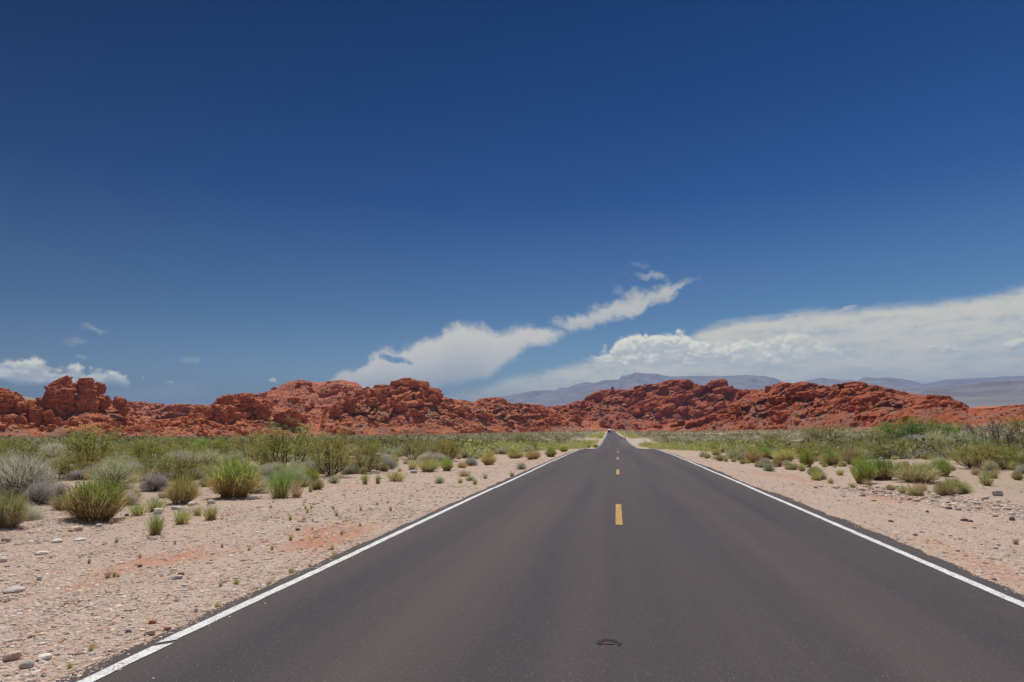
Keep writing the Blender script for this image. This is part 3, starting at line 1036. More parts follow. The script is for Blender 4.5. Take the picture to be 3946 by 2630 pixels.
big_left = [  # (x, y, half width, half height, tilt, metres behind the foot, shape)
    (238, 1580, 58, 58, 0, 34, 0), (232, 1520, 50, 38, 8, 32, 1), (240, 1473, 34, 19, 30, 34, 2), (282, 1497, 26, 18, -10, 36, 3), (205, 1495, 18, 20, 20, 33, 4),
    (336, 1570, 36, 52, 4, 30, 5), (334, 1515, 32, 32, -6, 31, 1), (332, 1475, 27, 18, 5, 33, 3), (393, 1499, 15, 23, 5, 36, 2), (370, 1500, 20, 26, -10, 36, 4),
    (398, 1550, 28, 28, 10, 40, 0), (336, 1612, 30, 26, 0, 26, 2), (459, 1556, 22, 24, -10, 38, 5), (475, 1580, 20, 20, 0, 36, 1), (142, 1604, 24, 34, 0, 24, 0),
    (190, 1610, 18, 26, 20, 22, 3), (222, 1632, 16, 22, 30, 18, 4), (20, 1545, 34, 28, 0, 30, 2), (95, 1570, 30, 22, 15, 32, 5), (170, 1560, 26, 24, 0, 34, 1),
    (865, 1600, 46, 44, 0, 30, 0), (880, 1550, 28, 30, 0, 34, 3), (955, 1545, 34, 28, 5, 36, 1), (1010, 1590, 34, 38, 0, 30, 2), (785, 1590, 28, 26, 0, 36, 5),
    (1105, 1612, 56, 38, -6, 24, 4), (1165, 1616, 24, 20, -10, 26, 1),
    (1460, 1525, 36, 34, 0, 58, 0), (1460, 1495, 22, 12, 0, 62, 3), (1560, 1486, 56, 18, 8, 74, 4), (1562, 1466, 22, 10, 0, 76, 2), (1622, 1492, 28, 18, -10, 70, 1),
    (1672, 1516, 26, 18, -8, 66, 5), (1350, 1560, 24, 34, 0, 44, 0), (1290, 1590, 26, 26, 0, 38, 2), (1470, 1578, 34, 14, 20, 42, 1), (1500, 1622, 24, 12, -25, 26, 3),
    (1740, 1575, 24, 20, -30, 50, 5), (1795, 1590, 24, 26, -10, 44, 0), (1740, 1610, 20, 16, -30, 36, 2), (1975, 1590, 26, 26, -30, 50, 1), (2035, 1590, 28, 22, -20, 52, 4),
    (2090, 1580, 24, 18, -20, 56, 0), (2220, 1625, 24, 30, -40, 40, 3), (2330, 1640, 24, 20, -30, 30, 5)]
ridge('red_rock_ridge', sky_front, 82, M_ROCK, 11, 4600, explicit=big_left, bsize=(.6, 4.0))
# hazier red cliffs behind, left
sky_back = [(380, 1560), (430, 1552), (484, 1548), (540, 1548), (569, 1556), (616, 1554), (633, 1562), (697, 1556), (756, 1560), (807, 1562), (841, 1548), (900, 1540), (980, 1560)]
ridge('red_cliff_ridge', sky_back, 90, M_DOME, 23, 700, rows=70, rough=1.1, bsize=(2, 7), base=lambda a: 0 * a + 820, cliff=1.6)
# the great rounded dome
sky_dome = [(930, 1600), (985, 1528), (998, 1516), (1027, 1511), (1112, 1473), (1155, 1464), (1189, 1471), (1240, 1475), (1274, 1469), (1316, 1465), (1372, 1473), (1393, 1490), (1400, 1505), (1440, 1540), (1500, 1600)]
ridge('red_dome_hill', sky_dome, 190, M_DOME, 31, 160, rows=110, rough=.95, bsize=(2, 5), base=lambda a: 0 * a + 640, power=.8, cliff=.8, ledge=.45)
# ridge right of the road's end
sky_mid = [(2040, 1640), (2080, 1580), (2105, 1567), (2147, 1567), (2190, 1558), (2215, 1548), (2245, 1543), (2258, 1528), (2300, 1509), (2326, 1503), (2358, 1501), (2411, 1503),
           (2445, 1499), (2458, 1486), (2483, 1488), (2504, 1480), (2530, 1480), (2572, 1467), (2602, 1463), (2640, 1463), (2649, 1473), (2679, 1486), (2717, 1486),
           (2734, 1473), (2759, 1463), (2785, 1461), (2791, 1477), (2806, 1490), (2832, 1499), (2860, 1515), (2950, 1530), (3100, 1560)]
big_mid = [(2345, 1525, 40, 16, 25, 120, 0), (2465, 1500, 20, 14, 0, 130, 1), (2500, 1492, 22, 12, 10, 132, 2), (2600, 1480, 26, 14, 10, 138, 3), (2555, 1505, 24, 18, 25, 118, 4),
           (2620, 1515, 24, 20, -10, 108, 5), (2690, 1505, 34, 14, 25, 118, 0), (2768, 1482, 22, 20, 0, 132, 1), (2780, 1510, 28, 22, 0, 122, 2), (2745, 1540, 24, 18, 10, 90, 3),
           (2577, 1558, 42, 26, 12, 72, 4), (2515, 1572, 22, 18, 15, 68, 5), (2450, 1545, 26, 22, 0, 90, 0), (2410, 1560, 22, 22, 0, 74, 1), (2640, 1535, 28, 10, 30, 90, 2),
           (2360, 1497, 6, 7, 0, 140, 3), (2822, 1515, 16, 18, 0, 118, 4), (2460, 1575, 20, 10, 10, 50, 5)]
ridge('red_rock_ridge', sky_mid, 150, M_ROCKR, 43, 1500, base=lambda a: 0 * a + 860, power=1.05, explicit=big_mid, bsize=(.9, 7.0))
# long right-hand ridge
sky_right = [(2435, 1660), (2456, 1652), (2520, 1641), (2563, 1635), (2600, 1629), (2629, 1619), (2660, 1623), (2700, 1613), (2750, 1592), (2790, 1578), (2826, 1560), (2838, 1514),
             (2850, 1507), (2873, 1501), (2902, 1501), (2956, 1501), (2980, 1484), (3014, 1474), (3053, 1478), (3092, 1472), (3141, 1484), (3209, 1489), (3219, 1482), (3238, 1482),
             (3268, 1474), (3287, 1471), (3316, 1472), (3341, 1484), (3375, 1486), (3409, 1496), (3458, 1506), (3506, 1516), (3560, 1523), (3604, 1524), (3657, 1526), (3677, 1540),
             (3716, 1557), (3730, 1572), (3774, 1575), (3823, 1572), (3872, 1564), (3946, 1560), (4150, 1545), (4400, 1560)]
big_right = [(2460, 1652, 12, 6, 0, 10, 0), (2535, 1645, 22, 9, 0, 16, 1), (2625, 1632, 18, 14, 10, 20, 2), (2600, 1642, 20, 8, 10, 14, 3), (2660, 1640, 26, 14, 15, 18, 4),
             (2800, 1585, 44, 10, 12, 46, 5), (2870, 1520, 26, 16, 0, 80, 0), (2900, 1560, 34, 14, 15, 62, 1), (2925, 1600, 34, 14, 10, 40, 2), (2890, 1535, 20, 10, 0, 74, 3),
             (3040, 1490, 30, 12, 0, 84, 4), (3090, 1484, 20, 10, 0, 86, 5), (3228, 1492, 18, 11, 0, 84, 0), (3290, 1486, 30, 13, 0, 86, 1), (2980, 1550, 16, 16, 0, 60, 2),
             (3045, 1562, 22, 18, 0, 54, 3), (3105, 1535, 22, 12, -10, 62, 4), (3430, 1534, 24, 12, -20, 66, 5), (3620, 1535, 44, 11, -4, 72, 0), (3590, 1550, 30, 10, 8, 58, 1),
             (3670, 1562, 34, 12, -5, 50, 2), (3600, 1575, 14, 13, 0, 42, 3), (2700, 1630, 30, 14, 10, 24, 4), (2740, 1612, 22, 14, 10, 32, 5)]
ridge('red_rock_ridge', sky_right, 92, M_ROCKR, 57, 3600, explicit=big_right, bsize=(.5, 3.8), power=.9)

# ------------------------------------------------------------------ far mountains


def mountain(name, skyline, r_crest, depth, mat, seed, amp=1.0, step=.0015, rows=60, lowest=None, power=1.15, mesa=0.0):
    sk = [azel(sx, sy) for sx, sy in skyline]
    saz = np.array([p[0] for p in sk])
    sel = np.array([p[1] for p in sk])
    az = np.arange(saz[0], saz[-1], step)
    el = np.interp(az, saz, sel)
    el = el + .0007 * fbm(az * 120, 0 * az, 0 * az, 4, .6, seed=seed)
    t = np.linspace(0, 1.5, rows)
    A, TT = np.meshgrid(az, t)
    RR = r_crest - depth + TT * depth
    X, Y = np.sin(A) * RR, np.cos(A) * RR
    zb = T(X, Y) - 5
    zc = (CAM_Z + el * r_crest)[None, :]
    S = np.where(TT <= 1, np.clip(TT, 0, 1) ** power, 1 - (TT - 1) * 1.6)
    if mesa > 0:
        q = S + .04 * fbm(A * 60, TT * 3, 0 * A, 4, seed=seed)
        S = S * (1 - mesa) + mesa * (.45 * ss(.42, .50, q) + .25 * ss(.05, .40, q) + .30 * ss(.80, .88, q))
    Z = zb * (1 - S) + zc * S
    spur = 1 - np.abs(fbm(A * r_crest / 620, TT * 1.1, 0 * A, 4, .55, seed=seed + 1)) * 2.4
    h = np.maximum(zc - zb, 0)
    Z = Z + amp * .16 * h * spur * np.sin(np.pi * np.clip(TT, 0, 1)) ** .8
    lim = CAM_Z + np.interp(A, az, el) * RR
    Z = np.minimum(Z, lim)
    Z[0, :] = T(X[0], Y[0]) - 30
    o = make_mesh(name, np.stack([X, Y, Z], -1), grid_faces(rows, len(az)), mat, smooth=True)
    return tag(o, kind='structure')


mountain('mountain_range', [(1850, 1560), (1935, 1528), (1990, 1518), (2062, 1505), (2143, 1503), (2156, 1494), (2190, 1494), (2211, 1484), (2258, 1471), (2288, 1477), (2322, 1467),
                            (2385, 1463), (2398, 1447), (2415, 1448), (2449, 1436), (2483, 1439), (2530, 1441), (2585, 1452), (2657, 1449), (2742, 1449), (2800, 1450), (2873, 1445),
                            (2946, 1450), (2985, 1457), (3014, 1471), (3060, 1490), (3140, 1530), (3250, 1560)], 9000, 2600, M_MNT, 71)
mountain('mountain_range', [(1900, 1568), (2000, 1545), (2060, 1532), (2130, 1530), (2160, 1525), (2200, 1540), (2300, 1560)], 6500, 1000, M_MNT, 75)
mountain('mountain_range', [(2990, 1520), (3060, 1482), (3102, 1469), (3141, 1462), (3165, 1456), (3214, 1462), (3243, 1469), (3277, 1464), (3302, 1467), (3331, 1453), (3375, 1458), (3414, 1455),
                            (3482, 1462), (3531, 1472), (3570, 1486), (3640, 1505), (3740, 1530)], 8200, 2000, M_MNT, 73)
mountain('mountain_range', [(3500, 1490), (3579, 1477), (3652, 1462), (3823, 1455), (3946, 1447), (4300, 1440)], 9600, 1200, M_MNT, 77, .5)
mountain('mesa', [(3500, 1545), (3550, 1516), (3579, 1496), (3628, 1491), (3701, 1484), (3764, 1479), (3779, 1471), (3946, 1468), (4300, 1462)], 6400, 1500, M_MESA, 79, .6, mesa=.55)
mountain('grey_hill', [(-300, 1500), (-100, 1512), (40, 1520), (72, 1522), (110, 1531), (153, 1539), (220, 1560), (300, 1600)], 1500, 300, simple_mat('grey_hill_soil', (.30, .235, .185), .95, .05), 81, .5)
mountain('low_red_hill', [(3690, 1590), (3740, 1574), (3790, 1564), (3850, 1569), (3900, 1580), (3960, 1600)], 1500, 150, M_DOME, 83, .8)

# ------------------------------------------------------------------ plants: templates one metre wide and one metre high
PR = np.random.default_rng(99)


def ribbons(P, Wd, side=None, rng=PR):
    """P (n,k,3) polylines, Wd (k,) or (n,k) full widths -> verts, quads"""
    n, k, _ = P.shape
    Wd = np.broadcast_to(Wd, (n, k))
    if side is None:
        side = rng.normal(size=(n, 1, 3))
        d = P[:, -1:] - P[:, :1]
        d = d / np.maximum(np.linalg.norm(d, axis=2, keepdims=True), 1e-6)
        side = side - (side * d).sum(2, keepdims=True) * d
        side = side / np.maximum(np.linalg.norm(side, axis=2, keepdims=True), 1e-6)
    a = P - side * Wd[..., None] / 2
    b = P + side * Wd[..., None] / 2
    V = np.stack([a, b], 2).reshape(-1, 3)
    i = (np.arange(n)[:, None] * (2 * k) + np.arange(k - 1)[None, :] * 2)
    F = np.stack([i, i + 1, i + 3, i + 2], -1).reshape(-1, 4)
    return V, F


def leaves(C, size, rng=PR, aspect=2.2):
    """little pointed quads at C"""
    n = len(C)
    d = rng.normal(size=(n, 3))
    d[:, 2] = np.abs(d[:, 2]) * .8 + .15
    d /= np.linalg.norm(d, axis=1)[:, None]
    s = np.cross(d, rng.normal(size=(n, 3)))
    s /= np.maximum(np.linalg.norm(s, axis=1)[:, None], 1e-6)
    sz = (size * rng.uniform(.6, 1.3, n))[:, None]
    a = C
    b = C + d * sz * .5 + s * sz / aspect / 2
    c_ = C + d * sz
    e = C + d * sz * .5 - s * sz / aspect / 2
    V = np.stack([a, b, c_, e], 1).reshape(-1, 3)
    F = np.arange(4 * n).reshape(n, 4)
    return V, F


def lerp(a, b, t):
    return np.asarray(a)[None] * (1 - t[:, None]) + np.asarray(b)[None] * t[:, None]


def jitter(c, amt, rng=PR, per=1):
    n = len(c) // per
    f = 1 + amt * rng.uniform(-1, 1, (n, 1, 1))
    return np.clip(c.reshape(n, per, 3) * f, 0, 1).reshape(-1, 3)


def dome_dirs(n, spread, rng=PR):
    th = rng.uniform(0, 2 * np.pi, n)
    q = rng.uniform(0, 1, n) ** .6 * spread
    return th, q


def t_broom(seed, n=1500, top=(.17, .23, .045), low=(.30, .19, .085), spread=R(84), wood=(.26, .18, .11), w=.0085, ragged=.42):
    """a dome of thin green stems fanning from a narrow foot"""
    rng = np.random.default_rng(seed)
    th, q = dome_dirs(n, spread, rng)
    ln = (1 - ragged * rng.uniform(0, 1, n)) * (1 - .10 * (q / spread) ** 2)
    lob = 1 + .16 * np.sin(3 * th + seed) + .10 * np.sin(7 * th + 2 * seed)
    tip = np.stack([np.sin(q) * np.cos(th) * .53 * lob, np.sin(q) * np.sin(th) * .53 * lob, np.cos(q) ** .55 * .98 * (.85 + .2 * rng.uniform(0, 1, n))], -1) * ln[:, None]
    bth = th + rng.normal(0, .5, n)
    br = .20 * np.sqrt(rng.uniform(0, 1, n))
    base = np.stack([np.cos(bth) * br, np.sin(bth) * br, 0 * br], -1)
    start = base + (tip - base) * rng.uniform(.25, .72, n)[:, None]
    mid = start + (tip - start) * .5
    mid[:, 2] += .05 * ln
    mid += rng.normal(0, .028, (n, 3))
    tip += rng.normal(0, .03, (n, 3))
    tip[:, 2] = np.maximum(tip[:, 2], .04)
    P = np.stack([start, mid, tip], 1)
    V, F = ribbons(P, np.array([w * .9, w, w * .35]), rng=rng)
    hgt = np.clip(V[:, 2] + .12 * fbm(V[:, 0] * 4, V[:, 1] * 4, V[:, 2] * 4, 2, seed=seed), 0, 1)
    col = jitter(lerp(low, top, ss(.18, .70, hgt)), .30, rng, 6)
    m = n // 6
    idx = rng.integers(0, n, m)
    Ps = np.stack([base[idx], base[idx] + (tip[idx] - base[idx]) * .34 + [0, 0, .03], base[idx] + (tip[idx] - base[idx]) * .72 + [0, 0, .03]], 1)
    Vs, Fs = ribbons(Ps, np.array([w * 1.5, w * 1.2, w * .6]), rng=rng)
    cs = jitter(lerp(wood, low, ss(.05, .5, Vs[:, 2])), .25, rng, 6)
    return (Vs, Fs, cs), (V, F, col)


def t_creosote(seed, leaf=(.105, .115, .022), leaf2=(.20, .19, .05), wood=(.13, .10, .075), nl=5200, size=.028, nmain=16, open_=.55, hgt=1.0):
    """many bent stems from one foot, small leaves in loose clusters at the ends"""
    rng = np.random.default_rng(seed)
    polys, wd, ends = [], [], []
    for i in range(nmain):
        th = i * 2.4 + rng.normal(0, .3)
        out = rng.uniform(.12, .5)
        tip = np.array([math.cos(th) * out, math.sin(th) * out, rng.uniform(.62, 1.0) * (1 - .35 * out)])
        p0 = np.array([math.cos(th) * .04, math.sin(th) * .04, 0])
        p1 = p0 + (tip - p0) * .4 + np.array([math.cos(th) * .07, math.sin(th) * .07, -.04]) + rng.normal(0, .02, 3)
        p2 = p0 + (tip - p0) * .75 + rng.normal(0, .02, 3)
        polys.append([p0, p1, p2, tip])
        wd.append([.020, .015, .010, .004])
        for k in range(9):
            f_ = rng.uniform(.35, 1.0)
            a = p1 + (p2 - p1) * (f_ - .35) / .4 if f_ < .75 else p2 + (tip - p2) * (f_ - .75) / .25
            d = (tip - p0) * .25 + rng.normal(0, .12, 3) + np.array([math.cos(th), math.sin(th), 0]) * .06
            e = a + d
            e[2] = max(e[2], .12)
            polys.append([a, a + d * .35 + rng.normal(0, .01, 3), a + d * .7 + rng.normal(0, .01, 3), e])
            wd.append([.008, .006, .005, .003])
            ends.append((a, e))
    P = np.array(polys)
    V1_, F1_ = ribbons(P, np.array(wd), rng=rng)
    V2_, F2_ = ribbons(P, np.array(wd), rng=rng)
    Vs, Fs = np.concatenate([V1_, V2_]), np.concatenate([F1_, F2_ + len(V1_)])
    cs = jitter(np.repeat(np.array([wood]), len(Vs), 0), .3, rng, 8)
    a = np.array([e[0] for e in ends])
    b = np.array([e[1] for e in ends])
    wgt = rng.uniform(.3, 1.6, len(ends))
    idx = rng.choice(len(ends), nl, p=wgt / wgt.sum())
    f_ = rng.uniform(.25, 1.1, nl) ** .7
    C = a[idx] + (b[idx] - a[idx]) * f_[:, None] + rng.normal(0, .030, (nl, 3))
    C[:, 2] = np.maximum(C[:, 2], .05)
    V, F = leaves(C, size, rng, 2.0)
    tone = np.clip(rng.uniform(0, 1, len(ends))[idx] * .7 + rng.uniform(0, .5, nl), 0, 1)
    col = np.repeat(lerp(leaf, leaf2, tone), 4, 0)
    return (Vs, Fs, cs), (V, F, jitter(col, .2, rng, 4))


def t_twig(seed, n=2600, col=(.45, .42, .33), col2=(.66, .62, .50), wood=(.14, .115, .10), w=.0060, leafn=2400, leafc=(.50, .50, .35), flat=.85):
    """a tight rounded mass of dry grey twigs"""
    rng = np.random.default_rng(seed)
    th = rng.uniform(0, 2 * np.pi, n)
    q = np.arccos(rng.uniform(.02, 1, n))
    lob = 1 + .14 * np.sin(2 * th + seed) + .1 * np.sin(5 * th)
    d = np.stack([np.sin(q) * np.cos(th) * .5 * lob, np.sin(q) * np.sin(th) * .5 * lob, np.cos(q) * flat + .08], -1)
    r1 = rng.uniform(.72, 1.05, n)
    r0 = r1 - rng.uniform(.15, .42, n)
    p0 = d * r0[:, None]
    p2 = d * r1[:, None] + rng.normal(0, .035, (n, 3))
    p1 = (p0 + p2) / 2 + rng.normal(0, .025, (n, 3))
    V, F = ribbons(np.stack([p0, p1, p2], 1), np.array([w, w * .8, w * .4]), rng=rng)
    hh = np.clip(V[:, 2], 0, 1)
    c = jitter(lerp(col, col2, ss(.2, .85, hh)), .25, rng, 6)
    if leafn:
        k = rng.integers(0, n, leafn)
        V2, F2 = leaves(p2[k] + rng.normal(0, .02, (leafn, 3)), .024, rng, 2.0)
        c2 = jitter(np.repeat(np.array([leafc]), len(V2), 0), .25, rng, 4)
        F = np.concatenate([F, F2 + len(V)])
        V = np.concatenate([V, V2])
        c = np.concatenate([c, c2])
    V[:, 2] = np.maximum(V[:, 2], .0)
    m = 160
    k = rng.integers(0, n, m)
    b = rng.normal(0, .05, (m, 3))
    b[:, 2] = 0
    Vs, Fs = ribbons(np.stack([b, b * .5 + p0[k] * .5, p0[k] * 1.1], 1), np.array([.020, .014, .008]), rng=rng)
    cs = jitter(np.repeat(np.array([wood]), len(Vs), 0), .3, rng, 6)
    return (Vs, Fs, cs), (V, F, c)


def t_tuft(seed, n=170, low=(.36, .25, .12), top=(.30, .27, .09), w=.016, spread=R(48)):
    """a loose clump of upright blades"""
    rng = np.random.default_rng(seed)
    th, q = dome_dirs(n, spread, rng)
    ln = rng.uniform(.5, 1.0, n)
    b = np.stack([rng.normal(0, .09, n), rng.normal(0, .09, n), 0 * th], -1)
    tip = b + np.stack([np.sin(q) * np.cos(th) * .6, np.sin(q) * np.sin(th) * .6, np.cos(q)], -1) * ln[:, None]
    mid = b + (tip - b) * .5
    mid[:, 2] += .06 * ln
    tip2 = tip + (tip - mid) * .05
    V, F = ribbons(np.stack([b, mid, tip2], 1), np.array([w, w * .8, w * .25]), rng=rng)
    c = jitter(lerp(low, top, ss(.1, .6, V[:, 2])), .3, rng, 6)
    return (V, F, c)


def t_willow(seed, top=(.13, .25, .040), wood=(.14, .12, .07)):
    """upright wands carrying long narrow green leaves"""
    rng = np.random.default_rng(seed)
    n = 150
    x = rng.uniform(-.5, .5, n)
    b = np.stack([x * .75, rng.uniform(-.16, .16, n), 0 * x], -1)
    env = 1 - 1.1 * np.abs(x) ** 1.8
    tip = np.stack([x * 1.05 + rng.normal(0, .03, n), b[:, 1] * 1.6 + rng.normal(0, .03, n), env * rng.uniform(.62, 1.0, n)], -1)
    mid = (b + tip) / 2 + rng.normal(0, .02, (n, 3))
    Vs, Fs = ribbons(np.stack([b, mid, tip], 1), np.array([.008, .006, .002]), rng=rng)
    cs = jitter(np.repeat(np.array([wood]), len(Vs), 0), .25, rng, 6)
    m = 6500
    k = rng.integers(0, n, m)
    f_ = rng.uniform(.12, 1.02, m)[:, None]
    C = b[k] + (tip[k] - b[k]) * f_ + rng.normal(0, .018, (m, 3))
    V, F = leaves(C, .050, rng, 4.5)
    c = jitter(np.repeat(lerp(top, (.24, .33, .075), rng.uniform(0, 1, m)), 4, 0), .25, rng, 4)
    return (Vs, Fs, cs), (V, F, c)


def t_bare(seed):
    return t_creosote(seed, (.15, .15, .07), (.24, .23, .13), (.17, .15, .13), nl=1100, size=.022, nmain=20)


class Tpl:
    def __init__(self, parts, kinds):
        self.me = []
        for (V, F, c), (nm, mt) in zip(parts, kinds):
            o = make_mesh(nm, V, F, mt, col=c)
            me = o.data
            bpy.data.objects.remove(o)
            me.name = nm
            self.me.append((nm, me))


SF = (('stems', M_STEM), ('foliage', M_LEAF))


def joined(parts):
    Vs, Fs, Cs, off = [], [], [], 0
    for V, F, c in parts:
        Vs.append(V)
        Fs.append(F + off)
        Cs.append(c)
        off += len(V)
    return np.concatenate(Vs), np.concatenate(Fs), np.concatenate(Cs)


GREEN, YEL, BRI = (.31, .41, .10), (.52, .48, .165), (.34, .445, .105)
TP = {}
for i in range(2):
    TP['broom', i] = Tpl(t_broom(10 + i, 1500, GREEN, (.56, .43, .20)), SF)
    TP['yellow', i] = Tpl(t_broom(20 + i, 1100, YEL, (.62, .48, .24)), SF)
    TP['bright', i] = Tpl(t_broom(30 + i, 1300, BRI, (.48, .46, .17), R(80)), SF)
    TP['creo', i] = Tpl(t_creosote(40 + i, (.25, .255, .065), (.46, .43, .14)), SF)
    TP['dark', i] = Tpl(t_creosote(50 + i, (.185, .21, .055), (.37, .38, .12), nl=4800), SF)
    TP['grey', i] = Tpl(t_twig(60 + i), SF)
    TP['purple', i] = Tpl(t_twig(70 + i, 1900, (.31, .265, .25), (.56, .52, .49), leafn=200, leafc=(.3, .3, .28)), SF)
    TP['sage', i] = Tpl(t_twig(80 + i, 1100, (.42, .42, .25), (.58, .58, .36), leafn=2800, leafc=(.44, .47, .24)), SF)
TP['willow', 0] = Tpl(t_willow(90), SF)
TP['bare', 0] = Tpl(t_bare(91), SF)
TP['flower', 0] = Tpl(t_broom(95, 1200, (.47, .47, .20), (.54, .46, .26), R(84)), SF)
TP['fan', 0] = Tpl([t_tuft(120, 420, (.52, .43, .20), (.31, .43, .10), .012, R(56))], (('blades', M_LEAF),))
for i in range(2):
    TP['tuft', i] = Tpl([t_tuft(100 + i, 230, (.58, .46, .24), (.42, .46, .15))], (('blades', M_LEAF),))
    TP['dry', i] = Tpl([t_tuft(110 + i, 200, (.55, .42, .22), (.54, .45, .25))], (('blades', M_LEAF),))

KIND = {'broom': ('broom_bush', 'bush'), 'yellow': ('broom_bush', 'bush'), 'bright': ('broom_bush', 'bush'), 'flower': ('flowering_bush', 'bush'),
        'creo': ('creosote_bush', 'bush'), 'dark': ('creosote_bush', 'bush'), 'grey': ('grey_shrub', 'shrub'), 'purple': ('grey_shrub', 'shrub'),
        'sage': ('sage_shrub', 'shrub'), 'willow': ('tall_green_bush', 'bush'), 'bare': ('bare_shrub', 'shrub'), 'tuft': ('leafy_clump', 'plant'), 'fan': ('leafy_clump', 'plant'), 'dry': ('dry_tussock', 'grass')}


def plant(kind, x, y, z, w, h, label, group=None, rz=None, var=None):
    vs = [k for k in TP if k[0] == kind]
    tp = TP[kind, (var if var is not None else random.randrange(len(vs))) % len(vs)]
    nm, cat = KIND[kind]
    rz = random.uniform(0, 6.28) if rz is None else rz
    if len(tp.me) == 1:
        o = bpy.data.objects.new(nm, tp.me[0][1])
        COL.objects.link(o)
        o.location = (x, y, z)
        o.rotation_euler = (0, 0, rz)
        o.scale = (w, w, h)
        return tag(o, label, cat, group)
    r = empty(nm, (x, y, z), rz)
    r.scale = (w, w, h)
    for pn, me in tp.me:
        p = bpy.data.objects.new(pn, me)
        COL.objects.link(p)
        p.parent = r
    return tag(r, label, cat, group)


random.seed(5)
